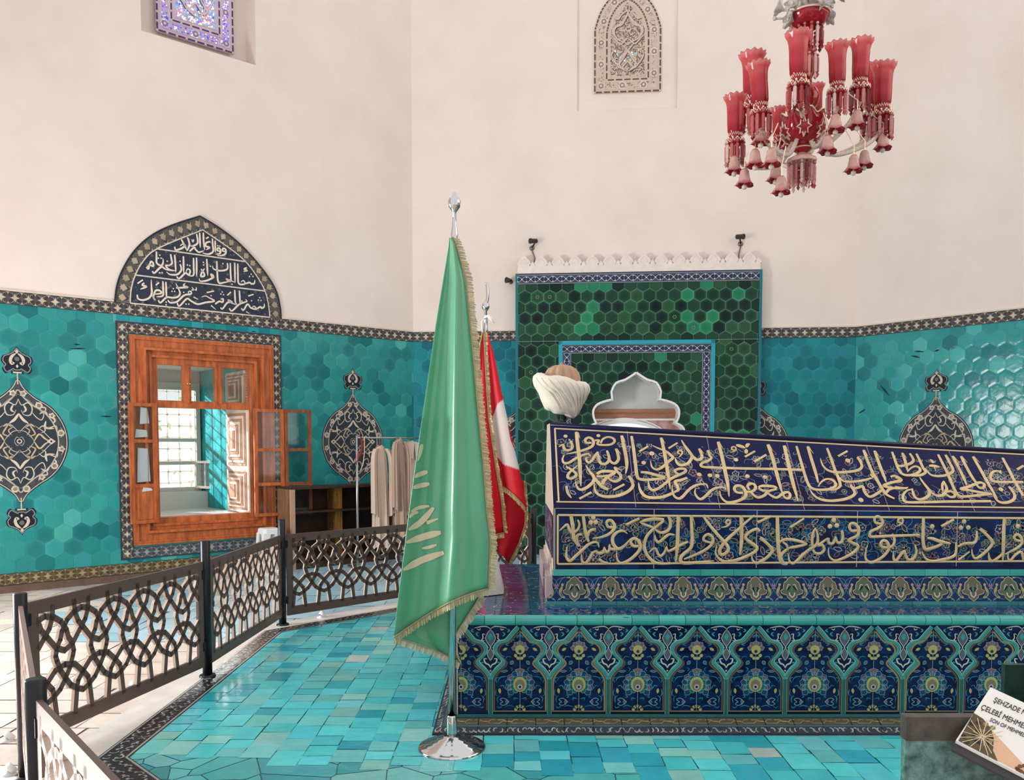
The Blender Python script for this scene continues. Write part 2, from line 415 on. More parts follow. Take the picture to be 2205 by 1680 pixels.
# ---------------------------------------------------------------- floors
OCX, OCY, OA = 1.39, 5.395, 3.44
def octo(a): 
    h = a*math.tan(math.pi/8); P = [(-a, -h), (-a, h), (-h, a), (h, a), (a, h), (a, -h), (h, -a), (-h, -a)]
    return [(OCX+x, OCY+y) for x, y in P]
def inoct(x, y, a): return max(abs(x-OCX), abs(y-OCY), (abs(x-OCX)+abs(y-OCY))/math.sqrt(2)) < a
# outer floor: worn pinkish stone with a pale blue band painting in the dado's reflection
rf = random.Random(9); mb = MB(FLAT)
mb.poly([(-7.2, -2), (9.9, -2), (9.9, 13.2), (-7.2, 13.2)], ZF-.004, (150, 132, 124))
y = -.6
while y < 12.6:
    d = rf.uniform(.24, .34); x = -7.1+rf.uniform(0, .3)
    while x < 3.4:
        l = rf.uniform(.26, .5)
        if not inoct(x+l/2, y+d/2, OA-.05):
            blue = y > 6.6 and x > -4.6 and y+1.1*x > 2.6
            c = jit((172, 206, 220), 10, rf) if blue else jit((232, 214, 202), 10, rf)
            if not blue and y > 9: c = jit((200, 194, 196), 10, rf)
            g = .004; e = [rf.uniform(-.012, .012) for _ in range(4)]
            mb.poly([(x+g, y+g+e[0]), (x+l-g, y+g+e[1]), (x+l-g+e[2], y+d-g), (x+g+e[3], y+d-g)], ZF, c)
        x += l
    y += d
struct(mb.build('floor', mat('stone_floor', None, rough=.32, spec=.4, noise=.22, nscale=5, bump=.15, bscale=9)))
# raised platform of turquoise tiles with patterned border and marble kerb
def ring(mb, a0, a1, z, col): 
    p, q = octo(a0), octo(a1)
    for i in range(8):
        j = (i+1) % 8; mb.add([(*p[i], z), (*p[j], z), (*q[j], z), (*q[i], z)], [[0, 1, 2, 3]], col)
mb = MB(FLAT); p = octo(OA-.15); mb.add([(*a, -.004) for a in p], [list(range(8))], (58, 118, 124))
rf.seed(21); x = OCX-OA; INN = octo(OA-.157)
def tilecol():
    r = rf.random(); c = (88, 206, 212)
    if r < .2: c = (54, 172, 188)
    elif r < .42: c = (112, 202, 202)
    elif r < .50: c = (138, 204, 196)
    elif r > .985: c = (186, 206, 196)
    return jit(c, 11, rf)
while x < OCX+OA:       # columns run away from the camera, staggered joints
    d = rf.choice((.13, .14, .15, .16)); y = OCY-OA-rf.uniform(0, .15)
    while y < OCY+OA:
        l = rf.choice((.12, .13, .14, .17, .2)); g = .0016; w = [rf.uniform(-.004, .004) for _ in range(8)]
        q = [(x+g+w[0], y+g+w[1]), (x+d-g+w[2], y+g+w[3]), (x+d-g+w[4], y+l-g+w[5]), (x+g+w[6], y+l-g+w[7])]
        lo = 4.02-.10*max(0, x+1.9)
        if y+l/2 > lo or x > 1.2:
            q = clipcvx(q, INN)
            if q: mb.poly(q, rf.uniform(-.0006, .0006), tilecol())
        y += l
    x += d
P = [(rf.uniform(-2.0, 1.3), rf.uniform(1.9, 4.2)) for _ in range(210)]
for k, (px_, py_) in enumerate(P):      # broken, relaid pieces along the front of the platform
    q = [(px_-.5, py_-.5), (px_+.5, py_-.5), (px_+.5, py_+.5), (px_-.5, py_+.5)]
    for j, (a_, b_) in enumerate(P):
        dx, dy = a_-px_, b_-py_; dd = dx*dx+dy*dy
        if j == k or dd > 1: continue
        m = (px_+dx*(.5-.003/math.sqrt(dd)), py_+dy*(.5-.003/math.sqrt(dd))); l = math.sqrt(dd); t = (-dy/l*3, dx/l*3); n_ = (-dx/l*3, -dy/l*3)
        q = clipcvx(q, [(m[0]+t[0], m[1]+t[1]), (m[0]-t[0], m[1]-t[1]), (m[0]-t[0]+n_[0], m[1]-t[1]+n_[1]), (m[0]+t[0]+n_[0], m[1]+t[1]+n_[1])])
        if not q: break
    if q: q = clipcvx(q, INN)
    if q: q = clipcvx(q, [(-3, 0), (1.2, 0), (1.2, 3.86), (-1.9, 4.17), (-3, 4.17)])
    if q: mb.poly(q, -.0015, jit(mixc(tilecol(), (92, 168, 164), .5), 8, rf))
struct(mb.build('floor_platform', mat('turquoise_floor', None, rough=.17, spec=.5, noise=.16, nscale=7, bump=.14, bscale=14)))
mb = MB(FLAT); ring(mb, OA-.155, OA, .0006, (38, 42, 48)); rf.seed(5)
po, pi_ = octo(OA-.012), octo(OA-.143)
for i in range(8):
    j = (i+1) % 8
    for P in (po, pi_): mb.ribbon([P[i], P[j]], .012, .0016, (168, 166, 160))
    a, b = Vector(octo(OA-.077)[i]), Vector(octo(OA-.077)[j]); L_ = (b-a).length; t = (b-a)/L_; nn = Vector((-t.y, t.x)); s = .03
    while s < L_:
        for e in (-1, 1):
            c = a+t*(s+rf.uniform(-.01, .01))+nn*e*.028; ang = rf.uniform(0, 6.3); r = rf.uniform(.014, .024)
            arc = [(c.x+r*math.cos(ang+k*.7), c.y+r*math.sin(ang+k*.7)) for k in range(6)]
            mb.ribbon(arc, .011, .0018, jit((150, 150, 150), 22, rf), .3, .3)
            mb.disc(c.x+t.x*.03, c.y+t.y*.03, .009, .0018, jit((176, 172, 166), 14, rf), 6)
        s += .062
struct(mb.build('trim_1', mat('border_floor_tile', None, rough=.2, spec=.5, noise=.2, nscale=20, bump=.2, bscale=16)))
mb = MB(FLAT); p, q = octo(OA), octo(OA+.2)
ring(mb, OA, OA+.2, 0., (226, 220, 212))
for i in range(8):
    j = (i+1) % 8; mb.add([(*q[i], 0), (*q[j], 0), (*q[j], ZF-.01), (*q[i], ZF-.01)], [[0, 1, 2, 3]], (206, 196, 186))
struct(mb.build('trim_2', mat('marble_kerb', (228, 221, 213), rough=.35, spec=.4, noise=.08, nscale=6)))

# ---------------------------------------------------------------- tile medallions on the walls
def medallion(mb, W=.485, H=.66, FH=1.03):
    """Pointed tile medallion with a finial above and below, in units of the wall plane."""
    bl, gr, ln, cr, dk = (44, 50, 62), (92, 92, 94), (188, 178, 166), (206, 192, 174), (34, 38, 50)
    half = [(.03, 1.03), (.12, .90), (.34, .74), (.60, .62), (.80, .46), (.95, .24), (1., 0.), (.96, -.22), (.83, -.44), (.62, -.62), (.36, -.75), (.13, -.90), (.03, -1.03)]
    def shape(k, kk=None): 
        kk = kk or k; r = [(x*W*k, y*H*kk) for x, y in half]; return smooth(r, 4)+[(-x, y) for x, y in smooth(r, 4)[::-1]]
    mb.poly(shape(1.), .010, bl)
    mb.ribbon(shape(.965, .97), .010, .0115, ln, closed=True)
    mb.poly(shape(.935, .945), .0112, (76, 76, 80))
    mb.ribbon(shape(.79, .82), .012, .0125, ln, closed=True)
    mb.poly(shape(.77, .79), .0122, (50, 58, 66))
    o = smooth([(x*W*.865, y*H*.88) for x, y in half], 6); n = len(o)
    for e in (-1, 1):
        for k in range(8):
            x, y = o[int((k+.8)/8.6*n)]; x *= e
            st = k % 2; m_ = 6 if st else 5
            pts = [(x+(.040 if i % 2 == 0 else (.026 if not st else .036))*math.cos(math.pi*i/m_), y+(.040 if i % 2 == 0 else (.026 if not st else .036))*math.sin(math.pi*i/m_)) for i in range(2*m_)]
            mb.poly(pts, .0125, cr); mb.disc(x, y, .016 if not st else .022, .0135, (140, 126, 112), 6)
        for k in range(16):
            x, y = o[min(n-1, int((k+.6)/16.4*n))]; mb.ribbon([(e*x-.012, y-.02), (e*x+.01, y), (e*x-.006, y+.02)], .008, .012, (40, 44, 56), .3, .3)
    S = [  # arabesque strokes in one quarter (x, y in half widths/heights); mirrored four ways
        ([(.0, .70), (.06, .60), (.18, .64), (.26, .56), (.22, .44), (.10, .44), (.05, .52)], .032, cr),
        ([(.0, .46), (.08, .36), (.18, .30)], .07, cr), ([(.18, .30), (.06, .20), (.0, .14)], .02, ln),
        ([(.24, .50), (.34, .40), (.44, .36), (.48, .46), (.40, .52)], .026, cr), ([(.40, .46), (.50, .50), (.56, .44)], .05, cr),
        ([(.74, .16), (.72, .26), (.62, .24), (.52, .22)], .03, cr), ([(.52, .34), (.50, .24), (.60, .22), (.68, .22)], .06, cr),
        ([(.0, .18), (.12, .16), (.24, .06), (.28, .0)], .022, ln), ([(.28, .0), (.38, .12), (.50, .04), (.60, .0)], .05, (196, 172, 140)),
        ([(.18, .30), (.26, .20), (.30, .12), (.18, .08)], .04, (190, 166, 136)), ([(.14, .24), (.22, .28), (.30, .24)], .05, (186, 164, 136)),
        ([(.30, .26), (.44, .18), (.56, .08), (.66, .0)], .022, ln), ([(.10, .0), (.05, .07), (.0, .05)], .016, ln),
        ([(.10, .60), (.14, .52), (.08, .48)], .05, cr), ([(.30, .60), (.22, .66), (.12, .72), (.0, .78)], .014, ln),
         ([(.34, .66), (.42, .58), (.52, .56), (.50, .48)], .04, cr), ([(.62, .44), (.70, .36), (.66, .30)], .05, cr), ([(.10, .24), (.20, .18), (.14, .10)], .03, (190, 166, 136)), ([(.36, .20), (.46, .26), (.50, .18), (.42, .14)], .03, cr), ([(.80, .06), (.86, .14), (.80, .24)], .022, ln)]
    for P, w, c in S:
        for ex in (-1, 1):
            for ey in (-1, 1): mb.ribbon(smooth([(ex*x*W*.78/.75, ey*y*H) for x, y in P], 4), w*W*.78, .0135, c, .35, .2)
    for ex in (-1, 1):
        x = ex*.64*W; mb.poly([(x-.045, 0), (x, .035), (x+.045, 0), (x, -.035)], .014, cr); mb.disc(x, 0, .012, .0148, dk, 6)
    mb.disc(0, 0, .028, .014, ln, 8); mb.disc(0, 0, .015, .0148, dk, 6)
    for e in (-1, 1):
        fin = [(0, 1.03), (.085, .975), (.19, .945), (.285, .922), (.31, .865), (.25, .824), (.295, .785), (.235, .735), (.145, .758), (.085, .775), (.06, .76)]
        pts = smooth([(x*W, e*y*FH/1.03) for x, y in fin], 3); full = pts+[(-x, y) for x, y in pts[::-1]]
        mb.poly(full, .011, dk); mb.ribbon([(x*.88, (y-e*.89)*.88+e*.89) for x, y in full], .009, .0122, (150, 146, 142), closed=True)
        for q in (-1, 1): mb.ribbon(smooth([(q*x*W, e*y) for x, y in ((.02, .955), (.10, .92), (.13, .875), (.10, .84), (.07, .86))], 3), .03, .0126, cr, .3, .9)
        mb.disc(0, e*.895, .026, .0128, (106, 106, 104), 8); mb.poly([(-.018, e*.975), (0, e*1.0), (.018, e*.975), (0, e*.95)], .0128, cr); mb.poly([(-.014, e*.815), (0, e*.838), (.014, e*.815), (0, e*.795)], .0128, cr)
        mb.rect(-.06, e*.748-.014, .06, e*.748+.014, .0122, dk); mb.ribbon([(-.042, e*.748), (.042, e*.748)], .016, .0135, cr)
        mb.ribbon([(0, e*.74), (0, e*.62)], .014, .0135, ln)
LOC = Fr((0, 0, 0), (1, 0, 0), (0, 0, 1), (0, -1, 0))
mb = MB(LOC); medallion(mb); med0 = mb.build('tile_medallion', OLD); first = True
for fr, s, z, lab in ((FL, 5.13, 1.575, 'pointed dark tile medallion left of the wooden window, cut by the left frame edge'),
                 (FL, 1.02, 1.575, 'pointed dark tile medallion behind the rack of robes right of the wooden window'),
                 (FB, 1.66, 1.50, 'pointed tile medallion almost hidden between the red flag and the green tile panel'),
                 (FB, 4.98, 1.50, 'half hidden pointed tile medallion against the right edge of the green tile panel'),
                 (FRR, 1.12, 1.50, 'pointed dark tile medallion rising above the right end of the blue tomb')):
    o = med0 if first else med0.copy()
    if not first: COL.objects.link(o)
    first = False; o.location = fr.w(s, z, 0)
    o.rotation_euler = (0, 0, math.atan2(fr.n.y, fr.n.x)+math.pi/2); tag(o, lab, 'wall medallion', 'tile medallions on the turquoise walls')
# ---------------------------------------------------------------- the wooden window in the left wall
def glassmat():
    m = bpy.data.materials.new('clear_glass'); m.use_nodes = True; nt = m.node_tree; nt.nodes.remove(nt.nodes['Principled BSDF'])
    a = nt.nodes.new('ShaderNodeBsdfTransparent'); a.inputs[0].default_value = (.95, .98, .97, 1); g = nt.nodes.new('ShaderNodeBsdfGlossy'); g.inputs['Roughness'].default_value = .04
    x = nt.nodes.new('ShaderNodeMixShader'); x.inputs[0].default_value = .07
    nt.links.new(a.outputs[0], x.inputs[1]); nt.links.new(g.outputs[0], x.inputs[2]); nt.links.new(x.outputs[0], nt.nodes['Material Output'].inputs[0]); return m
GLASS = glassmat()
WOOD = mat('orange_wood', (206, 112, 60), rough=.42, spec=.4, noise=.35, nscale=3, stretch=(6, 6, 1.2), rgb2=(140, 68, 34))
DWOOD = mat('brown_wood', (150, 84, 50), rough=.45, spec=.35, noise=.4, nscale=4, stretch=(6, 6, 1.2), rgb2=(96, 50, 30))
win = struct(empty('window_1', FL.w(3.09, .34, 0)))
def fring(mb, x0, y0, x1, y1, w, h0, h1, col=(196, 106, 58)):
    mb.fbox(x0, y0, h0, x0+w, y1, h1, col); mb.fbox(x1-w, y0, h0, x1, y1, h1, col)
    mb.fbox(x0+w, y0, h0, x1-w, y0+w, h1, col); mb.fbox(x0+w, y1-w, h0, x1-w, y1, h1, col)
mb = MB(FL); X0, Y0, X1, Y1 = 2.095, .186, 4.109, 2.968; q = .062; r_ = random.Random(3)
cloudband(mb, X0, X1, Y1-q, 2*q, .014, BB, BDK, BLT, rnd=r_); cloudband(mb, X0, X1, Y0+q, 2*q, .014, (150, 148, 148), (88, 92, 98), (196, 194, 190), rnd=r_)
cloudband(mb, Y0, Y1, X0+q, 2*q, .0145, BB, BDK, BLT, True, r_); cloudband(mb, Y0, Y1, X1-q, 2*q, .0145, BB, BDK, BLT, True, r_)
fring(mb, X0-.012, Y0-.012, X1+.012, Y1+.012, .012, 0, .016, (60, 66, 74))
mb.build('tile_surround', OLD, win)
mb = MB(FL); fring(mb, 2.205, .335, 3.975, 2.83, .03, -.05, .05); fring(mb, 2.235, .365, 3.945, 2.80, .115, -.05, .038); fring(mb, 2.345, .475, 3.835, 2.69, .03, -.05, .072); fring(mb, 2.235, .365, 3.945, 2.80, .02, -.05, .056)
fring(mb, 2.372, .502, 3.808, 2.663, .05, -.12, .012); fring(mb, 2.422, .552, 3.758, 2.613, .03, -.12, .030); fring(mb, 2.452, .582, 3.728, 2.583, .07, -.14, -.004)
mb.build('casing', WOOD, win)
mb = MB(FL); mb.fbox(2.52, 1.985, -.09, 3.69, 2.055, .0); fring(mb, 2.505, 2.04, 3.705, 2.54, .035, -.08, -.01)
for u in (403.5, 472.5):
    x = FL.px(u, 820)[0]; mb.fbox(x-.045, 2.05, -.09, x+.045, 2.53, .0); mb.fbox(x-.02, 2.05, -.02, x+.02, 2.53, .012)
mb.build('transom', WOOD, win)
xs = [2.535]+[FL.px(u, 820)[0] for u in (472.5, 403.5)]+[3.68]
for i in range(3):
    mb = MB(FL); mb.fbox(xs[i]+.03, 2.07, -.05, xs[i+1]-.03, 2.52, -.045); mb.build('pane', GLASS, win)
mb = MB(FL); x = FL.px(405, 826)[0]
for d in (-.012, .014): mb.ball(FL.w(x+d, FL.px(405, 827)[1], .03), .011)
mb.build('latch', mat('brass', (214, 190, 150), rough=.25, metal=1), win)
def leaf(name, hx, hh, ang, w, z0, z1, rows, solid=(), m=WOOD, sign=1):
    """Window leaf hinged at (hx, hh) in the wall plane, opened by ang from the wall."""
    d = FL.ex*(math.cos(ang)*sign)+FL.n*math.sin(ang); n = d.cross(Vector((0, 0, 1)))
    if n.dot(FL.n) < 0: n = -n
    f = Fr(FL.w(hx, 0, hh), d, (0, 0, 1), n); mb = MB(f); s = .045
    mb.fbox(0, z0, -.018, s, z1, .018); mb.fbox(w-s, z0, -.018, w, z1, .018); n_ = len(rows)
    for k, z in enumerate(rows): mb.fbox(s, z-(.02 if 0 < k < n_-1 else 0)-(.04 if k == n_-1 else 0), -.015, w-s, z+(.02 if 0 < k < n_-1 else 0)+(.04 if k == 0 else 0), .015)
    for k in solid: mb.fbox(s, rows[k], -.006, w-s, rows[k+1], .004); mb.fbox(s+.03, rows[k]+.05, .0, w-s-.03, rows[k+1]-.05, .012)
    lf = mb.build(name, m, win)
    for k in range(n_-1):
        if k in solid: continue
        g = MB(f); g.fbox(s, rows[k], -.003, w-s, rows[k+1], .001); g.build('pane', GLASS, lf)
    return lf, f
lf, f = leaf('window_leaf', 3.70, .06, .16, .33, .60, 2.03, [.60, 1.05, 1.58, 2.03], (0,))
mb = MB(f)
for x0, y0, x1, y1 in ((.085, 1.09, .245, 1.50), (.10, 1.62, .26, 1.72), (.085, 1.78, .20, 1.98), (.07, .98, .2, 1.03)): mb.poly([(x0, y0+.01), (x1, y0), (x1-.015, y1), (x0+.02, y1-.01)], -.006 if y0 > 1.05 else .014, (206, 202, 208))
o = mb.build('paper_sheets', mat('paper', (206, 202, 208), rough=.8), lf); o['label'] = 'pale paper sheets behind the panes'
hx = 2.50
lf2, f2 = leaf('window_leaf', hx, .07, .06, .40, .60, 2.0, [.60, 1.02, 1.47, 2.0], (), sign=-1)
p2 = f2.w(.405, 0, 0); rel = p2-FL.O
leaf('window_leaf', rel.dot(FL.ex), rel.dot(FL.n)+.01, .16, .36, .60, 2.0, [.60, 1.02, 1.47, 2.0], (), DWOOD, sign=-1)
# deep reveal of the wall, inner sill, outer window
DR = -1.85
mb = MB(FL); rr = random.Random(17)
RX, LX = 2.50, 3.72
mb.add([FL.w(LX, .6, -.30), FL.w(LX, 2.6, -.30), FL.w(LX, 2.6, DR), FL.w(LX, .6, DR)], [[0, 1, 2, 3]], (200, 196, 188))
mb.add([FL.w(RX, 2.6, -.30), FL.w(LX, 2.6, -.30), FL.w(LX, 2.6, DR), FL.w(RX, 2.6, DR)], [[0, 1, 2, 3]], (214, 206, 198))
mb.build('reveal', PLASTER, win)
FRV = Fr(FL.w(RX, 0, 0), -FL.n, (0, 0, 1), FL.ex); mb = MB(FRV)
mb.rect(.0, .6, -DR, 2.6, 0, (120, 210, 206)); hexfield(mb, .3, .62, -DR, 2.6, .1915, .003, turq((40, 178, 186), (26, 150, 164), (90, 206, 206), .3), ox=.1, oy=.7)
mb.build('reveal_tiles', GLAZE, win)
mb = MB(FL); mb.fbox(RX, .54, DR, LX, .63, -.10, (226, 222, 216)); mb.fbox(RX, .63, DR, LX, .86, DR+.25, (188, 186, 182)); mb.build('sill', mat('marble_sill', (226, 222, 216), rough=.3), win)
mb = MB(FL)       # outer wall round the outer window
for q in ((RX-.6, -.2, RX+.02, 3.4), (LX-.02, -.2, LX+.8, 3.4), (RX, -.2, LX, .86), (RX, 2.42, LX, 3.4)): mb.fbox(q[0], q[1], DR-.25, q[2], q[3], DR, (190, 186, 178))
mb.build('outer_wall', PLASTER, win)
mb = MB(FL); W1 = (232, 228, 220)
fring(mb, RX+.02, .86, LX-.02, 2.42, .06, DR-.02, DR+.05, W1)
for z in (1.27, 1.60): mb.fbox(RX+.08, z-.025, DR-.01, LX-.08, z+.025, DR+.04, W1)
mb.fbox(RX+.08, 2.32, DR-.01, LX-.08, 2.36, DR+.05, W1)
mb.build('outer_frame', mat('white_paint', (222, 218, 208), rough=.4), win)
mb = MB(FL)
x = RX+.12
while x < LX-.1: mb.fbox(x-.006, .9, DR-.085, x+.006, 2.4, DR-.075, W1); x += .165
z = .98
while z < 2.4: mb.fbox(RX+.06, z-.006, DR-.085, LX-.06, z+.006, DR-.075, W1); z += .165
x = RX+.12
while x < LX-.1:
    z = .98
    while z < 2.4: mb.disc(x, z, .022, DR-.072, (236, 220, 196), 8); z += .165
    x += .165
mb.build('iron_grille', mat('white_iron', None, rough=.5, transl=.5), win)
d = (FL.n*.94-FL.ex*.34); f = Fr(FL.w(RX+.10, 0, DR+.05), d, (0, 0, 1), FL.ex); mb = MB(f); fring(mb, 0, .90, .42, 1.30, .035, -.015, .015, W1); mb.fbox(.2, .93, -.01, .22, 1.27, .01, W1)
lf = mb.build('outer_casement', MATS['white_paint'], win); g = MB(f); g.fbox(.03, .93, -.003, .39, 1.27, .003); g.build('pane', GLASS, lf)
# carved shutter folded against the right reveal
f = Fr(FL.w(RX+.04, 0, -.02), -FL.n, (0, 0, 1), FL.ex); mb = MB(f); PW = (232, 214, 198)
mb.fbox(0, .64, -.03, .74, 2.5, .0, PW); 
def pyramid(x0, y0, x1, y1, st, dx, dy):
    for k in range(st): mb.fbox(x0+dx*k, y0+dy*k, 0, x1-dx*k, y1-dy*k, .012+.011*k, PW if k % 2 else (176, 128, 100))  # brown wood painted pale for strong sun, browner steps as shade lines
for y0, y1 in ((.68, 1.18), (1.26, 1.95), (2.03, 2.46)): pyramid(.06, y0, .66, y1, 7, .036, (y1-y0)*.055)
mb.ribbon([(.36, 1.32), (.36, 1.9)], .03, .1, PW, .3, .3, dome=.03); mb.build('carved_shutter', mat('sunlit_wood_tone', None, rough=.45, noise=.15, nscale=6), win)
mb = MB(FL)
g_ = random.Random(8)
root = tag(empty('garden_shrub', FL.w(4.1, -.6, -5.2)), 'pale leafy shrub outside, seen through the grille of the wooden window', 'shrub')
for k in range(900):
    a, b, e = g_.gauss(0, 1), g_.gauss(0, .8), g_.gauss(0, .5); c = FL.w(4.1+a, 1.5+b, -5.2+e); s = g_.uniform(.05, .1)
    v1 = Vector((g_.uniform(-1, 1), g_.uniform(-1, 1), g_.uniform(-1, 1))).normalized()*s; v2 = v1.orthogonal().normalized()*s*.5
    mb.add([c-v1, c+v2, c+v1, c-v2], [[0, 1, 2, 3]], jit((150, 172, 130), 20, g_))
mb.build('foliage', mat('leaves', None, rough=.5, transl=.3), root)
mb = MB(); mb.tube([FL.w(4.1, -.6, -5.2), FL.w(4.12, .4, -5.2), FL.w(4.05, 1.6, -5.2)], [.06, .05, .03], 7, (110, 92, 74)); mb.build('stem', mat('bark', (110, 92, 74), rough=.9), root)
mb = MB(FLAT); mb.poly([(-16, 10.5), (-2, 22), (-12, 30), (-26, 18)], -.6, (196, 190, 176)); struct(mb.build('ground', mat('garden_ground', (188, 186, 170), rough=.9, noise=.2)))

# ---------------------------------------------------------------- pointed inscription panel over the window
ip = tag(empty('arched_inscription_panel', FL.w(3.1, 3.19, 0)), 'dark pointed arch tile panel with three lines of pale script above the wooden window', 'inscription panel')
def P2(pts, ox, oy, sc, fr): return [fr.px(ox+x/sc, oy+y/sc) for x, y in pts]
outer = smooth(P2([(95, 472), (105, 400), (130, 330), (180, 250), (250, 185), (340, 138), (470, 95)], 200, 420, 2.048, FL), 5)+smooth(P2([(470, 95), (560, 150), (650, 222), (740, 322), (800, 412), (822, 490), (827, 549)], 200, 420, 2.048, FL), 5)[1:]
inner = smooth(P2([(62, 1195), (75, 1000), (130, 800), (250, 580), (470, 385), (1135, 110)], 270, 480, 6.89, FL), 4)+smooth(P2([(1135, 110), (1560, 400), (1790, 600), (1960, 830), (2060, 1020), (2110, 1220), (2130, 1405)], 270, 480, 6.89, FL), 4)[1:]
mb = MB(FL); mb.prism(outer, 0, .02, (92, 86, 82), (60, 58, 60)); mb.ribbon(outer, .022, .021, (44, 46, 52))
r_ = random.Random(6); n = 26
def along(path, t):
    L_ = [0]
    for i in range(1, len(path)): L_.append(L_[-1]+math.dist(path[i], path[i-1]))
    d = t*L_[-1]
    for i in range(1, len(path)):
        if L_[i] >= d:
            k = (d-L_[i-1])/max(1e-9, L_[i]-L_[i-1]); a, b = path[i-1], path[i]
            return (a[0]+(b[0]-a[0])*k, a[1]+(b[1]-a[1])*k), math.atan2(b[1]-a[1], b[0]-a[0])
    return path[-1], 0
for i in range(n):
    (xa, ya), an = along(outer, (i+.5)/n); (xb, yb), _ = along(inner, (i+.5)/n)
    cx, cy = xa*.54+xb*.46, ya*.54+yb*.46; s = .045
    mb.poly([(cx+s*math.cos(an+k*math.pi/2)*(1 if k % 2 else .8), cy+s*math.sin(an+k*math.pi/2)) for k in range(4)], .0225, jit((176, 160, 138), 14, r_))
    for e in (.2, .8):
        cx, cy = xa*e+xb*(1-e), ya*e+yb*(1-e); (xq, yq), _ = along(outer, min(1, (i+1)/n)); 
        mb.ribbon([(cx+.03*math.cos(an+k), cy+.03*math.sin(an+k)) for k in range(4)], .018, .0222, jit((168, 154, 134), 16, r_), .3, .3)
        mb.disc(cx, cy, .03, .0217, (70, 68, 70), 7)
mb.build('patterned_border', OLD, ip)
mb = MB(FL); mb.prism(inner, 0, .023, (52, 58, 72)); PALE = (222, 206, 190)
for i in range(260):
    k = r_.random(); (x, y), _ = along(inner, r_.random()); t = r_.random()**.5; x = 3.1+(x-3.1)*t; y = 3.25+(y-3.25)*t
    mb.disc(x, y, r_.uniform(.008, .022), .0236, r_.choice(((40, 46, 62), (78, 84, 92), (98, 98, 98), (44, 52, 70))), 6)
fl3 = FL
mb.ribbon(inner, .014, .026, PALE); mb.ribbon([inner[0], inner[-1]], .016, .026, PALE)
for a, b in (((150, 780), (2052, 1015)), ((470, 392), (1785, 582))): 
    q = P2([a, b], 270, 480, 6.89, FL); mb.ribbon(q, .016, .026, PALE)
mb.build('script_field', OLD, ip)
T_ARCH = '''
720,360 740,410 830,380 870,340 840,320 800,350
820,250 860,330 900,410
910,220 940,330 900,425
1045,170 1062,300 1000,345 950,350
1090,150 1095,260 1100,375
940,430 1010,370 1030,400 1080,440 1150,420
1145,150 1150,280 1165,410
1250,285 1190,300 1180,350 1240,370 1185,405
1280,240 1285,340 1290,430 1220,470 1130,450
1320,270 1322,350 1325,445
1390,430 1350,410 1370,375 1400,410 1390,460 1330,470
d 9|1390,350 1360,345
1470,430 1430,420 1440,385 1475,400 1475,460 1420,490 1350,490
12 1 1|975,250 990,290 1005,250
16 1 1|1185,240 1225,215
300,660 330,690 350,630 400,650 400,600 370,580 350,620 300,670
450,430 452,520 455,600 520,640 550,590 545,530
d 9|500,485 480,530 520,530 610,575 800,575 910,630 945,640 1145,590 1150,630 1435,610 1855,765 1830,800 1880,800 1570,915 1250,650 500,745 535,745
390,720 420,750 520,660 580,690 640,715
650,640 590,640 640,700 730,715
660,470 672,540 680,610 620,640
720,480 730,600 738,740
800,620 820,700 760,770 650,770 600,730
850,500 852,620 855,755
750,800 790,830 880,750 930,780 950,710 910,690 890,740
1000,525 1002,650 1000,780 930,790
1045,520 1046,660 1045,800
1110,690 1150,740 1160,790 1110,800 1120,750 1165,680
1195,540 1203,660 1210,790
1300,790 1260,765 1270,800 1300,810 1200,860 1100,870 1085,830
1345,570 1350,720 1370,890 1450,890 1545,870
1500,600 1500,690 1400,715 1300,690 1280,640
1545,600 1548,740 1550,870 1480,835 1610,885
1610,600 1613,740 1615,895
1655,610 1658,760 1670,905 1760,910 1740,860 1700,885
1760,910 1830,890 1860,910 1900,900 1910,850
1790,670 1750,690 1795,712 1740,725
16 1 1|170,905 250,850
270,895 240,930 305,950 210,990
165,1070 180,1130 250,1150 340,1120 380,1050 377,950 373,845
390,1080 430,1150 405,1100 440,1010 500,1010 520,1050 400,1065
16 1 1|440,930 490,890
545,870 550,980 545,1085 450,1100
590,880 595,1000 600,1130
480,1150 510,1190 600,1110 680,1115 760,1105 800,1050 770,970 735,900
740,970 850,965 915,960 850,935 880,900
d 9|700,980 680,1020 720,1020 595,1180 595,1220 855,1035 890,1210 930,1210 1260,1085 1425,1030 1405,1060 1445,1070 1715,1165 1980,1115 1960,1150 2000,1155 1860,1160
620,1150 660,1190 760,1170 860,1080 960,1060 960,1020 920,1030 940,1060
760,1190 790,1240 900,1130 960,1160 1060,1210 1180,1185 1310,1165 1240,1120 1180,1090 1120,1105
16 1 .5|1000,1105 1070,1140
16 1 1|1195,1040 1305,1015
12 1 1|980,960 1000,1000 970,1000
12 1 1|1040,960 1040,1005 1015,990
16 1 .4|1260,1230 1330,1290
1320,1210 1380,1170 1430,1180 1440,1130 1405,1140
1400,1260 1430,1280 1500,1190 1570,1180 1510,1150 1560,1190 1640,1220
1610,1000 1615,1100 1620,1180 1645,1210
1680,1010 1685,1110 1690,1220
16 1 1|1500,1080 1555,1030
1530,1270 1570,1310 1680,1210 1790,1170 1765,1140
1710,1270 1740,1300 1800,1210 1850,1265 1930,1285 1900,1240 1870,1260
1930,1285 1990,1250 2010,1270 2045,1250 2050,1200
16 1 1|1810,1090 1890,1065
14 1 .4|1780,1320 1830,1350
'''
mb = MB(FL); strokes(mb, FL, 270, 480, 6.89, T_ARCH, 21, .0072, .026, PALE, k=4); mb.build('lettering', mat('pale_glaze', None, rough=.35), ip)

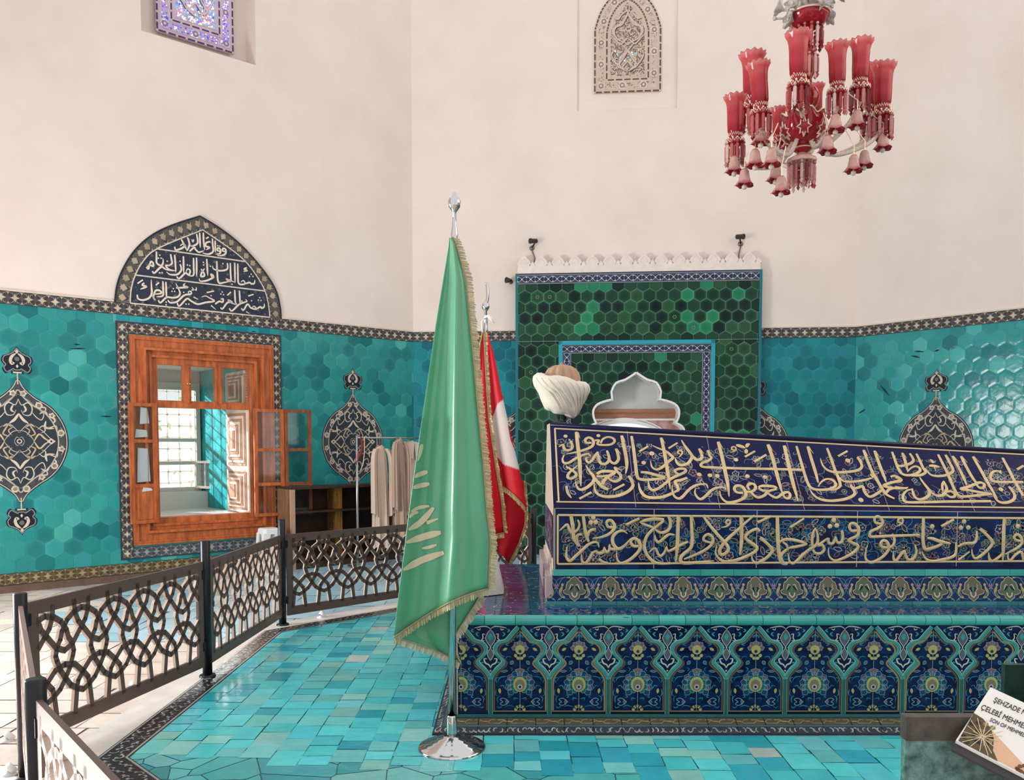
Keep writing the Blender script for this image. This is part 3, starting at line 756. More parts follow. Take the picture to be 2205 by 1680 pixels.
# ---------------------------------------------------------------- green tile panel round the doorway
PT = .13; FP = FB.off(PT)
gp = tag(empty('green_tile_panel', FB.w(3.29, 0, 0)), 'tall dark green hexagon tile panel with white cresting around the scalloped doorway', 'tile panel')
PXL, PXR = FP.px(1110, 592)[0], FP.px(1642, 578)[0]; PZT = FP.px(1376, 585)[1]; DCX = FP.px(1369.5, 870)[0]
half = [(1370, 805), (1392, 819), (1412, 826), (1421, 843), (1419, 862), (1434, 865), (1452, 872), (1460, 884), (1459, 898), (1453, 912), (1467, 920), (1472, 932), (1469, 946), (1464, 960), (1466, 990)]
DW = [(FP.px(u, v)[0]-DCX, FP.px(u, v)[1]) for u, v in half]
DW = smooth(DW[:4], 3)+smooth(DW[4:9], 3)+smooth(DW[9:], 3)
DW.append((DW[-1][0], -.08)); door = [(DCX-x, z) for x, z in DW[::-1]]+[(DCX+x, z) for x, z in DW]
def indoor(x, z):
    k = abs(x-DCX); c = False; n = len(door); j = n-1
    for i in range(n):
        a, b = door[i], door[j]
        if (a[1] > z) != (b[1] > z) and x < (b[0]-a[0])*(z-a[1])/(b[1]-a[1])+a[0]: c = not c
        j = i
    return c
FX0, FX1 = FP.px(1203, 737)[0], FP.px(1540, 729)[0]; FZ = FP.px(1372, 733)[1]
rg = random.Random(14)
GC = []
def green(x, y):
    GC.append((x, y)); r = rg.random(); c0, c1 = (24, 54, 42), (44, 92, 66)
    if r < .25: c0, c1 = (16, 34, 32), (36, 78, 58)
    elif r > .975 or (abs(abs(x-DCX-.15)-.72) < .24 and y > 3.1 and r > .5): c0, c1 = (34, 118, 86), (58, 142, 106)
    elif r > .72: c0, c1 = (36, 74, 54), (60, 106, 78)
    return jit(c0, 7, rg), jit(c1, 12, rg)
BW = .125
def cutg(x, y, R):
    return indoor(x, y)
mb = MB(FP); PAL = (150, 182, 152)
def backing(mb, x0, y0, x1, y1, h, col):
    nx, ny = max(1, int((x1-x0)/.03)), max(1, int((y1-y0)/.03))
    if y0 > 2.7 or x1 < DCX-.95 or x0 > DCX+.95: mb.rect(x0, y0, x1, y1, h, col); return
    sx, sy = (x1-x0)/nx, (y1-y0)/ny
    for j in range(ny):
        run = None
        for i in range(nx+1):
            ok = i < nx and not indoor(x0+(i+.5)*sx, y0+(j+.5)*sy)
            if ok and run is None: run = i
            if not ok and run is not None: mb.rect(x0+run*sx, y0+j*sy, x0+i*sx, y0+(j+1)*sy, h, col); run = None
GZT = PZT-.155
backing(mb, PXL+.04, -.05, FX0, FZ, .001, PAL); backing(mb, FX1, -.05, PXR-.04, FZ, .001, PAL); mb.rect(PXL+.04, FZ, PXR-.04, GZT, .001, PAL)
for q in ((PXL+.04, FZ+.003, PXR-.04, GZT), (PXL+.04, -.05, FX0, FZ-.003), (FX1, -.05, PXR-.04, FZ-.003)):
    hexfield(mb, *q, .178, .004, green, ox=PXL+.05, oy=GZT-.03)
IX0, IX1, IZ = FX0+.055+BW, FX1-.055-BW, FZ-.055-BW
backing(mb, IX0, -.05, IX1, IZ, .001, PAL); hexfield(mb, IX0, -.05, IX1, IZ, .172, .004, green, ox=DCX, oy=IZ-.05, cutter=cutg)
for i in range(44):     # worn gilt flowers on some tiles
    x, y = rg.choice(GC)
    if y > GZT-.1 or y < 1.9 or not PXL+.15 < x < PXR-.15 or (FX0-.12 < x < FX1+.12 and y < FZ+.1): continue
    for a in range(6): mb.disc(x+.022*math.cos(a*1.047), y+.022*math.sin(a*1.047), .010, .0068, (112, 128, 96), 5)
mb.build('hex_tiles', GLAZE, gp)
TQ = (46, 140, 156)
mb = MB(FP)     # thickness of the panel, turquoise edge and inner frame
for x0, x1 in ((PXL, PXL+.04), (PXR-.04, PXR)): mb.fbox(x0, ZF, -PT, x1, PZT, .008, (44, 112, 124))
mb.fbox(PXL, PZT-.02, -PT, PXR, PZT, .006, (60, 66, 84))
fx = .055
for q in ((FX0, -.05, FX0+fx, FZ), (FX1-fx, -.05, FX1, FZ), (FX0, FZ-fx, FX1, FZ)): mb.fbox(q[0], q[1], 0, q[2], q[3], .022, (52, 158, 176))
mb.build('turquoise_edging', GLAZE, gp)
def chain(mb, x0, y0, x1, y1, w, n):
    """Blue border with a chain of pale lozenges and buds."""
    a, b = Vector((x0, y0)), Vector((x1, y1)); L_ = (b-a).length; t = (b-a)/L_; m = Vector((-t.y, t.x))
    def q(s, o): p = a+t*s+m*o*w; return (p.x, p.y)
    mb.poly([q(0, -.5), q(L_, -.5), q(L_, .5), q(0, .5)], .006, (44, 52, 78))
    for o in (-.46, .46): mb.ribbon([q(0, o), q(L_, o)], w*.05, .0075, (170, 170, 178))
    for o in (-.36, .36): mb.ribbon([q(0, o), q(L_, o)], w*.035, .0075, (120, 124, 140))
    st = L_/n
    for i in range(n):
        s = i*st; 
        for e in (-1, 1):
            mb.ribbon([q(s+st*.0, e*.30), q(s+st*.25, e*.24), q(s+st*.5, 0), q(s+st*.75, -e*.24), q(s+st, -e*.30)], w*.06, .0078, (178, 178, 184))
        c = q(s+st*.5, 0); r = w*.10; mb.poly([(c[0]-r, c[1]), (c[0], c[1]+r), (c[0]+r, c[1]), (c[0], c[1]-r)], .0085, (208, 206, 204))
        for e in (-1, 1):
            c = q(s+st*.03, e*.22); mb.disc(c[0], c[1], w*.08, .0082, (196, 194, 194), 6); c = q(s+st*.5, e*.24); mb.disc(c[0], c[1], w*.05, .0082, (120, 128, 146), 6)
        c = q(s, 0); mb.disc(c[0], c[1], w*.07, .0082, (96, 110, 136), 6)
mb = MB(FP); chain(mb, PXL+.03, PZT-.085, PXR-.03, PZT-.085, .135, 27); mb.build('top_border', OLD, gp)
mb = MB(FP); b2 = BW/2
chain(mb, FX0+fx, FZ-fx-b2, FX1-fx, FZ-fx-b2, BW, 16); chain(mb, FX0+fx+b2, 1.0, FX0+fx+b2, FZ-fx-BW, BW, 16); chain(mb, FX1-fx-b2, 1.0, FX1-fx-b2, FZ-fx-BW, BW, 16)
mb.build('inner_border', OLD, gp)
mb = MB(FP.off(-.03)); CRM = (230, 217, 206); mb.fbox(PXL+.03, PZT, -.1, PXR-.03, PZT+.10, .03, CRM); n = 14; st = (PXR-PXL-.06)/n
for i in range(n):
    x = PXL+.03+(i+.38)*st; z = PZT+.10; s = st/.25
    big = [(-.085, 0), (-.10, .025), (-.10, .05), (-.08, .09), (-.045, .125), (0, .165)]; big = big+[(-a, b) for a, b in big[-2::-1]]
    mb.prism([(x+a*s, z+b*s) for a, b in big], -.05, .02, CRM); x2 = x+st*.5
    sm = [(-.045, 0), (-.05, .025), (-.03, .045), (-.018, .05), (0, .075)]; sm = sm+[(-a, b) for a, b in sm[-2::-1]]
    mb.prism([(x2+a*s, z+b*s) for a, b in sm], -.05, .02, CRM)
    mb.ribbon(smooth([(x-.04*s, z+.03*s), (x-.05*s, z+.07*s), (x, z+.12*s), (x+.05*s, z+.07*s), (x+.04*s, z+.03*s)], 3), .012, .021, (206, 190, 178), dome=.004)
mb.build('cresting', mat('white_stucco', (232, 219, 208), rough=.85, noise=.06, nscale=9), gp)
mb = MB(FP)     # scalloped reveal
out2 = door; n = len(out2); vs = []; 
for x, z in out2: vs += [FP.w(x, z, .012), FP.w(x, z, -PT-.28)]
mb.add(vs, [[2*i, 2*i+2, 2*i+3, 2*i+1] for i in range(n-1)], (232, 228, 224))
mb.ribbon(out2, .03, .013, (226, 222, 218), off=.014); mb.build('scalloped_reveal', mat('white_marble', (230, 226, 222), rough=.4), gp)
# what stands in the doorway
dr = struct(empty('door_1', FB.w(DCX, 0, -.28))); FD = FB.off(-.24)
def dz(v): return FD.px(1370, v)[1]
bx0, bx1 = DCX-.78, DCX+.78
mb = MB(FD); mb.fbox(bx0, dz(884), -.03, bx1, 2.75, .0, (202, 200, 196)); mb.build('upper_panel', mat('grey_plaster', (204, 202, 198), rough=.8), dr)
mb = MB(FD); mb.fbox(bx0, dz(889), -.05, bx1, dz(881), .05); mb.fbox(bx0, dz(902), -.05, bx1, dz(889), .02); mb.build('lintel', mat('door_wood', (184, 128, 98), rough=.5, noise=.2, stretch=(1, 1, 8)), dr)
mb = MB(FD); mb.fbox(bx0, dz(906), -.05, bx1, dz(902), .05); ac = FD.px(1345, 906)[0]; az = dz(908); aw = .66; ah = dz(908)-dz(965)
arch = [(ac-aw, -.05)]+[(ac+aw*math.cos(math.pi-math.pi*k/20), az-ah+ah*math.sin(math.pi*k/20)) for k in range(21)]+[(ac+aw, -.05)]
mb.ribbon(arch, .05, .04, (236, 230, 224), dome=.02); mb.ribbon([(x*1.0, z) for x, z in arch], .02, .03, (96, 90, 84), off=.045)
mb.build('white_trim', MATS['white_marble'], dr)
mb = MB(FD); top = dz(906)
for i in range(len(arch)-1):
    (xa, za), (xb, zb) = arch[i], arch[i+1]
    if xb-xa > 1e-5: mb.poly([(xa, za), (xb, zb), (xb, top), (xa, top)], .0, (198, 158, 146))
mb.rect(bx0, -.05, ac-aw, top, 0, (198, 158, 146)); mb.rect(ac+aw, -.05, bx1, top, 0, (198, 158, 146))
mb.build('marble_spandrel', mat('pink_marble', (212, 178, 166), rough=.4, noise=.4, nscale=7, rgb2=(150, 100, 88)), dr)

# ---------------------------------------------------------------- upper windows
def upper_window(name, fr, x0, x1, z0, z1, depth, frame_c, dark, colours, seed, glow, arched=False):
    root = struct(empty(name, fr.w((x0+x1)/2, z0, -depth))); r = random.Random(seed); f = fr.off(-depth); w = x1-x0; cx = (x0+x1)/2
    def inside(x, z): return True
    mb = MB(f); zs = z1-w*.62 if arched else z1
    if arched:
        a = [(x0, z0), (x0, zs)]+smooth([(x0, zs), (x0+w*.10, zs+w*.28), (x0+w*.28, zs+w*.50), (cx, z1)], 5)[1:]; out = a+[(2*cx-x, z) for x, z in a[-2::-1]]
    else: out = [(x0, z0), (x0, z1), (x1, z1), (x1, z0)]
    mb.prism(out, -.03, .01, frame_c)
    def inset(d):
        k = 1-2*d/w; return [(cx+(x-cx)*k, z0+d+(z-z0)*(z1-z0-2*d)/(z1-z0)) for x, z in out]
    for d, wd in ((.012, .022), (.19*w, .02)):
        p = inset(d)+[inset(d)[0]]
        for i in range(len(p)-1):
            (xa, za), (xb, zb) = p[i], p[i+1]; L_ = math.dist((xa, za), (xb, zb)); n = max(1, round(L_/.11))
            for k in range(n):
                a, b = (k+.12)/n, (k+.88)/n
                if L_ > .02: mb.ribbon([(xa+(xb-xa)*a, za+(zb-za)*a), (xa+(xb-xa)*b, za+(zb-za)*b)], wd, .0115, dark)
    for d in (.055*w, .16*w, .235*w): mb.ribbon(inset(d), .012, .012, mixc(frame_c, (255, 250, 245), .35), closed=True, dome=.006)
    mb.build('plaster_tracery', mat('tracery_'+name, None, rough=.8, noise=.12, nscale=14), root)
    mb = MB(f); g = MB(f)
    p = inset(.105*w); p = p+[p[0]]
    for i in range(12):
        (x, z), _ = along(p, (i+.0)/12) if i else (p[0], 0)
        mb.disc(x, z, .055*w/.9, .013, mixc(frame_c, (255, 250, 245), .3), 12); mb.disc(x, z, .036*w/.9, .0145, mixc(frame_c, dark, .5), 10); mb.disc(x, z, .016*w/.9, .016, mixc(frame_c, (255, 240, 220), .4), 8)
    i0, i1 = x0+.25*w, x1-.25*w; zb, zt = z0+.24*w, z1-.25*w
    def dot(x, z, s, c, t): t.disc(x, z, s, .0135, c, 5)
    for k in range(1500):
        x, z = r.uniform(i0, i1), r.uniform(zb, zt)
        if arched and z > zs and abs(x-cx) > (i1-cx)*(1-(z-zs)/(zt-zs)*.95): continue
        if glow: dot(x, z, r.uniform(.007, .014), r.choice(colours), g)
        else: dot(x, z, r.uniform(.004, .010), mixc(dark, frame_c, r.uniform(0, .5)), mb)
    for d in ((.055*w, .16*w)):
        pass
    for k in range(900):
        p = inset(r.uniform(.07, .145)*w); (x, z), an = along(p+[p[0]], r.random())
        if glow: dot(x, z, r.uniform(.006, .012), r.choice(colours[:4]), g)
        elif k % 3 == 0: dot(x, z, r.uniform(.004, .008), mixc(dark, frame_c, .3), mb)
    H_ = zt-zb
    A = [[(0, .98), (.05, .93), (0, .86), (-.18, .74), (-.42, .64), (-.36, .52), (-.1, .46), (0, .42)], [(0, .84), (.1, .76), (.2, .70), (.44, .66), (.46, .58), (.3, .5)], [(-.5, .56), (-.3, .46), (-.2, .44), (0, .52)], [(-.46, .34), (-.5, .28), (-.3, .16), (0, .34), (.2, .44)],
         [(-.5, .26), (-.3, .14), (-.22, .1)], [(0, .36), (-.1, .3), (-.24, .22), (-.22, .12), (0, .06)], [(0, .2), (-.16, .12), (-.1, .1)], [(-.44, .80), (-.3, .78), (-.2, .84), (0, .9)]]
    for P in A:
        for e in (-1, 1): mb.ribbon(smooth([(cx+e*x*(i1-i0)*.95, zb+z*H_) for x, z in P], 5), .022*w, .016, mixc(frame_c, (255, 250, 245), .25), .4, .4, dome=.012); mb.ribbon(smooth([(cx+e*x*(i1-i0)*.95+.012, zb+z*H_-.012) for x, z in P], 5), .012*w, .0155, dark, .4, .4)  # offset dark copy paints a drop shadow under each scroll
    mb.build('carved_relief', MATS['tracery_'+name], root)
    if not glow:
        for k in range(34):
            z = zb+H_*(.20+.16*r.random()); x = cx+r.uniform(-.9, .8)*(i1-cx); dot(x, z, r.uniform(.006, .014), r.choice(colours), g)
    g.build('coloured_glass', mat('coloured_glass_'+name, None, rough=.2, emit=.8 if glow else .35), root)  # weak emission stands in for daylight behind the glass
CLR = [(70, 60, 190), (150, 90, 210), (110, 130, 235), (235, 225, 245), (90, 190, 235), (250, 245, 240), (240, 130, 130), (60, 150, 220), (250, 230, 200), (150, 220, 215), (245, 240, 245)]
GL = FL.off(-.22); x0, z0 = GL.px(503, 117); x1, _ = GL.px(336, 68)
upper_window('window_2', FL, x0, x1, z0, z0+1.75, .22, (204, 184, 196), (92, 60, 112), CLR, 5, True)
GB = FB.off(-.025); x0, z0 = GB.px(1279, 202); x1 = GB.px(1423, 199)[0]
upper_window('window_3', FB, x0, x1, z0, GB.px(1352, -30)[1], .025, (206, 184, 168), (96, 80, 72), [(150, 225, 215), (240, 150, 140), (250, 240, 225), (170, 180, 220), (190, 235, 225)], 11, False, True)

# ---------------------------------------------------------------- small spot cameras over the panel
def spotcam(u, v, vb, face, lab):
    x, z = FB.px(u, v); r = tag(empty('wall_camera', FB.w(x, z, 0)), lab, 'camera', 'small cameras above the green panel'); B_ = mat('black_plastic', (52, 48, 46), rough=.45)
    mb = MB(FB); mb.lathe([(0, .02), (.03, .02), (.038, .0)], FB.w(x+.03*face, z-.075, 0), 14, axis=FB.n); mb.build('mount', mat('grey_metal', (120, 112, 104), rough=.4, metal=.6), r)
    d = (FB.ex*face*.75+FB.n*.6+Vector((0, 0, -.12))).normalized(); p = FB.w(x, z, .11)
    mb = MB(); mb.lathe([(0, -.055), (.03, -.055), (.034, -.04), (.034, .04), (.039, .044), (.039, .066), (.03, .066), (.027, .055), (0, .055)], p, 14, axis=d); mb.build('body', B_, r)
    mb = MB(); mb.tube([FB.w(x+.03*face, z-.07, .02), FB.w(x+.01, z-.03, .07), p], .012, 6); mb.build('bracket', B_, r)
    mb = MB(); x2, z2 = FB.px(u, vb); mb.tube([FB.w(x+.03*face, z-.11, .012), FB.w(x+.01, z-.22, .014), FB.w(x+.005, z2, .014)], .008, 5); mb.build('cable', mat('brown_cable', (110, 92, 80), rough=.6), r)
spotcam(1150, 523, 566, -1, 'small black camera on the wall above the left end of the white cresting')
spotcam(1590, 514, 556, 1, 'small black camera on the wall above the right end of the white cresting')
x, z = FB.px(1100, 607); r = tag(empty('wall_camera', FB.w(x, z, 0)), 'small dark lamp sticking out beside the upper left corner of the green panel', 'lamp')
mb = MB(); mb.lathe([(0, 0), (.035, 0), (.03, .02), (.015, .03), (.014, .1)], FB.w(x, z, .0), 10, axis=FB.n); mb.build('mount', MATS['grey_metal'], r)
mb = MB(); mb.lathe([(0, -.02), (.02, -.02), (.045, .07), (.04, .07), (0, .05)], FB.w(x, z, .1), 12, axis=(FB.n*.6-FB.ex*.8)); mb.build('lamp_head', MATS['black_plastic'], r)
r.name = 'wall_spotlight'
# ---------------------------------------------------------------- tiled plinth of the tomb
PLX0, PLX1, PLY0, PLY1, PLZ = -.295, 3.20, 4.47, 6.42, .616
pl = tag(empty('tomb_plinth', (1.45, 5.43, 0)), 'blue tiled plinth with a row of turquoise pointed arches under the inscribed tomb', 'tomb plinth')
FPL = Fr((PLX0, PLY0, 0), (1, 0, 0), (0, 0, 1), (0, -1, 0)); FPE = Fr((PLX0, PLY0, 0), (0, 1, 0), (0, 0, 1), (-1, 0, 0))
TEAL, TEALD, NAVY, YEL, MAU, WHT, LTB = (62, 148, 142), (40, 122, 122), (12, 36, 78), (178, 172, 112), (128, 112, 122), (196, 196, 188), (74, 158, 178)
rp = random.Random(2)
U = .321; K = U/700.
def petals(mb, X, cx, cy, r, n, a0, a1, w, l, fill, line, h, lw=4.):
    for i in range(n):
        a = a0+(a1-a0)*i/max(1, n-1); c, s = math.cos(a), math.sin(a)
        pts = [(r*.55, -w*.25), (r*.8, -w*.5), (r*.95, -w*.42), (r+l*.1, -w*.12), (r+l*.2, 0), (r+l*.1, w*.12), (r*.95, w*.42), (r*.8, w*.5), (r*.55, w*.25)]
        q = [X(cx+x*c-y*s, cy+x*s+y*c) for x, y in pts]
        if fill: mb.poly(q, h, fill)
        if line: mb.ribbon(q, lw*K, h+.0006, line)
def arch_unit(mb, x0, zt, dk=0., half=0):
    """One arch niche; units are photo crop pixels, y down from the top edge."""
    def X(x, y): return (x0+x*K, zt-(y-325)*K)
    nav = tuple(v*(1-.5*dk) for v in NAVY)
    arc = [(18, 335), (78, 400), (128, 462), (168, 500), (226, 514), (274, 548), (297, 598), (284, 652), (238, 702), (204, 742), (206, 776), (252, 822), (300, 872), (334, 922), (350, 968)]
    arcs = smooth(arc, 3)
    for e in (-1, 1):
        body = [X(e*x, y) for x, y in arcs]+[X(e*350, 1390)]
        inn = [X(e*(x-44), y+18) for x, y in arcs[2:]]+[X(e*308, 1340)]
        mb.ribbon(inn, 22*K, .0035, (96, 84, 68) if rp.random() > .4 else (150, 136, 98), dome=.002)
        mb.ribbon(body, 46*K, .004, TEAL, dome=.004)
        mb.ribbon([X(e*(x+20), y-12) for x, y in arcs], 7*K, .0062, (176, 200, 190))
        mb.ribbon([X(e*(x-24), y+8) for x, y in arcs[1:]]+[X(e*326, 1390)], 6*K, .0062, (150, 160, 140))
    mb.ribbon([X(-318, 1350), X(318, 1350)], 12*K, .0035, (150, 134, 98)); mb.rect(X(-326, 1392)[0], X(0, 1392)[1], X(326, 1366)[0], X(0, 1366)[1], .003, (18, 22, 34))
    # the flower stem
    mb.ribbon([X(0, 380), X(0, 1340)], 5*K, .005, (150, 170, 170))
    petals(mb, X, 0, 600, 86, 5, -math.pi*.95, -.05*math.pi, 64, 90, (110, 96, 106), (176, 166, 166), .0042)
    petals(mb, X, 0, 660, 70, 4, .12*math.pi, .88*math.pi, 46, 40, YEL, None, .0044)
    mb.disc(*X(0, 610), 58*K, .0052, YEL, 12); mb.disc(*X(0, 630), 20*K, .006, (60, 56, 60), 8)
    petals(mb, X, 0, 1030, 168, 11, -math.pi*1.22, math.pi*.22, 78, 60, (30, 66, 104), (140, 178, 184), .0042)
    petals(mb, X, 0, 1030, 150, 5, -math.pi*1.1, math.pi*.1, 60, 50, (104, 94, 108), (170, 166, 170), .0046)
    petals(mb, X, 0, 1030, 112, 9, -math.pi*1.3, math.pi*.3, 62, 40, (36, 104, 108), (110, 186, 182), .0052)
    petals(mb, X, 0, 905, 62, 1, -math.pi/2, 0, 120, 60, (112, 98, 108), (178, 168, 166), .0056)
    mb.disc(*X(0, 1025), 82*K, .0062, YEL, 16, 92*K); mb.disc(*X(0, 1035), 58*K, .0068, (128, 120, 100), 14, 70*K); mb.disc(*X(0, 1055), 30*K, .0074, (190, 190, 186), 10); mb.disc(*X(0, 1055), 17*K, .008, (40, 40, 60), 8)
    petals(mb, X, 0, 1340, 60, 5, -math.pi*.92, -math.pi*.08, 52, 60, YEL, (140, 140, 96), .0042)
    petals(mb, X, 0, 470, 40, 3, -math.pi*.8, -math.pi*.2, 34, 40, (40, 106, 130), LTB, .0042, 3)
    for e in (-1, 1):
        for (x, y, a, l, w, c) in ((178, 605, .5, 66, 34, YEL), (240, 1105, 1.7, 70, 34, YEL), (184, 868, .1, 84, 26, (60, 84, 110)), (96, 765, .9, 56, 40, (40, 110, 130))):
            q = [X(e*(x+math.cos(a)*t*l*.5-math.sin(a)*o*w*.5), y+math.sin(a)*t*l*.5+math.cos(a)*o*w*.5) for t, o in ((-1, 0), (-.4, .9), (.3, .9), (1, 0), (.3, -.9), (-.4, -.9))]
            mb.poly(q, .0042, c)
            if c is not YEL: mb.ribbon(q, 5*K, .005, (150, 170, 176), closed=True)
        for y in (1210, 1262):
            q = smooth([(130, 1236), (190, y-(18 if y < 1230 else -18)), (236, y), (200, 1236)], 3); mb.ribbon([X(e*x, yy) for x, yy in q], 8*K, .0048, (120, 166, 184), closed=False)
        mb.poly([X(e*x, y) for x, y in ((130, 1236), (160, 1200), (178, 1236), (160, 1280))], .0046, (110, 100, 116))
        for P in (((96, 700), (150, 690), (176, 730)), ((150, 930), (230, 940), (262, 990)), ((240, 1050), (200, 1040), (180, 1080)), ((20, 1200), (70, 1190), (64, 1220)), ((60, 1300), (130, 1280), (180, 1300)), ((250, 940), (290, 960), (270, 1010)), ((236, 1160), (270, 1190), (262, 1250)), ((130, 560), (170, 545), (120, 530)), ((60, 500), (100, 488), (96, 520)), ((210, 1290), (250, 1310), (270, 1290)), ((120, 820), (90, 840), (110, 870)), ((240, 640), (215, 680), (180, 690)), ((150, 1150), (120, 1175), (150, 1190)), ((280, 1080), (292, 1140), (270, 1170))):
            mb.ribbon([X(e*x, y) for x, y in smooth(P, 4)], 11*K, .0046, jit((40, 130, 160), 18, rp), .2, .2)
def spandrel(mb, x0, zt):
    def X(x, y): return (x0+x*K, zt-(y-325)*K)
    drop = lambda yt, yb, w: [X(x*w, yt+(yb-yt)*t) for x, t in ((0, 0), (.55, .2), (1, .5), (.7, .72), (.2, .92), (0, 1), (-.2, .92), (-.7, .72), (-1, .5), (-.55, .2))]
    mb.ribbon([X(x, y) for x, y in smooth([(-318, 352), (-230, 450), (-180, 485), (-90, 520), (-62, 590), (-80, 660), (-130, 740), (-90, 790), (-50, 830), (0, 905), (50, 830), (90, 790), (130, 740), (80, 660), (62, 590), (90, 520), (180, 485), (230, 450), (318, 352)], 3)], 6*K, .0046, (120, 176, 176))
    for yt, yb, w in ((365, 575, 62), (590, 740, 40)):
        d = drop(yt, yb, w); mb.poly(d, .0042, (92, 98, 108)); mb.ribbon(d, 7*K, .005, WHT, closed=True)
    mb.poly(drop(410, 500, 30), .0054, (60, 150, 150))
    for e in (-1, 1):
        for P, w in ((((60, 430), (92, 420), (88, 470), (108, 500), (70, 500)), 13), (((40, 720), (76, 720), (60, 770), (20, 790), (0, 830)), 18), (((0, 360), (50, 330), (130, 336), (190, 350)), 14), (((120, 350), (130, 372), (160, 360)), 12)): mb.ribbon(smooth([X(e*x, y) for x, y in P], 3), w*K, .005, WHT, .3, .4)
        for P in (((20, 590), (54, 560), (60, 620)), ((140, 400), (170, 420), (140, 450)), ((200, 360), (226, 380), (196, 400)), ((80, 770), (104, 760), (100, 790))): mb.ribbon(smooth([X(e*x, y) for x, y in P], 3), 18*K, .0046, (52, 150, 156), .2, .2)
    mb.disc(*X(0, 862), 11*K, .005, WHT, 7); mb.disc(*X(0, 582), 9*K, .0055, WHT, 7)
ZT, ZB = .560, .071
mb = MB(FPL)
W_ = PLX1-PLX0; nx = int(W_/.03)
for i in range(nx):
    for j in range(16):
        c = jit(mixc((14, 42, 88), (12, 22, 52), rp.random()), 5, rp); mb.rect(i*W_/nx, ZB+(ZT-ZB)*j/16, (i+1)*W_/nx, ZB+(ZT-ZB)*(j+1)/16, .001, c)
ax0 = FPL.px(1119.6, 1450)[0]; k = 0
while ax0+U*k-U < W_-U*.3:
    x = ax0+U*(k-1)
    if x-U/2 > -.2 and x+U/2 < W_+.02:
        tmp = MB(FPL); arch_unit(tmp, x, ZT); spandrel(tmp, x+U/2, ZT)
        if k == 0: tmp2 = [(v-FPL.O).dot(FPL.ex) for v in tmp.v]
        for f, s in zip(tmp.f, tmp.sm):
            vs = [tmp.v[i] for i in f]
            lo, hi = min((v-FPL.O).x for v in vs), max((v-FPL.O).x for v in vs)
            if lo >= 0 and hi <= W_: mb.add(vs, [list(range(len(vs)))], [tmp.c[i] for i in f], s)
    k += 1
mb.build('arch_tiles_front', GLAZE, pl)
mb = MB(FPE); D_ = PLY1-PLY0; mb.rect(0, ZB, D_, ZT, .001, (14, 44, 92))
for k in range(6):
    tmp = MB(FPE); arch_unit(tmp, .165+U*k, ZT); spandrel(tmp, .165+U*k+U/2, ZT)
    for f in tmp.f:
        vs = [tmp.v[i] for i in f]
        if max((v-FPE.O).y for v in vs) < D_ and min((v-FPE.O).y for v in vs) > 0: mb.add(vs, [list(range(len(vs)))], [tmp.c[i] for i in f])
mb.fbox(-.0, ZB, .001, .018, ZT, .006, (214, 208, 200)); mb.build('arch_tiles_end', GLAZE, pl)
mb = MB(); mb.box((PLX0, PLY0, 0), (PLX1, PLY1, PLZ-.02), (16, 40, 80)); mb.build('inner_core', PAINT, pl)
mb = MB(FLAT); rp.seed(3)     # top slab: dark glossy tiles with scattered pale scrolls
x = PLX0
while x < PLX1:
    y = PLY0
    while y < PLY1:
        c = jit((22, 62, 104), 8, rp); mb.poly([(x, y), (min(x+.198, PLX1), y), (min(x+.198, PLX1), min(y+.198, PLY1)), (x, min(y+.198, PLY1))], PLZ-.004, c)
        if y < 4.95 or x < .35:
            for k in range(16):
                cx, cy, a, r = x+rp.uniform(.01, .19), y+rp.uniform(.01, .19), rp.uniform(0, 6.3), rp.uniform(.012, .032); sw = rp.uniform(.4, 1.1)
                q = [(cx+r*math.cos(a+t*sw), cy+r*math.sin(a+t*sw)) for t in range(5)]
                mb.ribbon(q, rp.uniform(.006, .013), PLZ-.0035, rp.choice(((120, 140, 160), (92, 96, 120), (40, 120, 140), (150, 150, 140), (108, 92, 120))), .2, .2)
        y += .2
    x += .2
mb.build('top_slab', mat('polished_tile', None, rough=.10, spec=.6, noise=.08, bump=.05, bscale=18), pl)
mb = MB()     # rounded turquoise coping in short lengths
def coping(mb, a, b, n, r, col, rnd, tilt=True):
    a, b = Vector(a), Vector(b); x = 0.; L_ = (b-a).length; t = (b-a)/L_
    while x < L_-.001:
        l = min(rnd.uniform(.13, .17), L_-x); c = jit(col, 9, rnd); p0, p1 = a+t*(x+.0015), a+t*(x+l-.0015)
        prof = [(0, -r*1.0), (r*.6, -r*.95), (r*1.0, -r*.5), (r*1.08, 0), (r*.95, r*.5), (r*.5, r*.92), (-r*.2, r)]
        vs = [p+n*h+Vector((0, 0, z)) for p in (p0, p1) for h, z in prof]; m = len(prof)
        mb.add(vs, [[i, i+1, m+i+1, m+i] for i in range(m-1)]+[list(range(m)), list(range(m, 2*m))], c, False); x += l
coping(mb, (PLX0-.01, PLY0, PLZ-.024), (PLX1, PLY0, PLZ-.024), Vector((0, -1, 0)), .026, (74, 168, 156), rp); coping(mb, (PLX0, PLY0, PLZ-.024), (PLX0, PLY1, PLZ-.024), Vector((-1, 0, 0)), .026, (74, 168, 156), rp)
mb.build('coping', mat('turquoise_coping', None, rough=.25, spec=.4, noise=.12, nscale=18), pl)
mb = MB()     # sloping base moulding in three bands
def skirt(mb, bands):
    for (d0, z0), (d1, z1), c in bands:
        P = lambda d, z: [(PLX0-d, PLY0-d, z), (PLX1+d, PLY0-d, z), (PLX0-d, PLY1+d, z)]
        a, b = P(d0, z0), P(d1, z1); mb.add([a[0], a[1], b[1], b[0]], [[0, 1, 2, 3]], c); mb.add([a[0], a[2], b[2], b[0]], [[0, 1, 2, 3]], c)
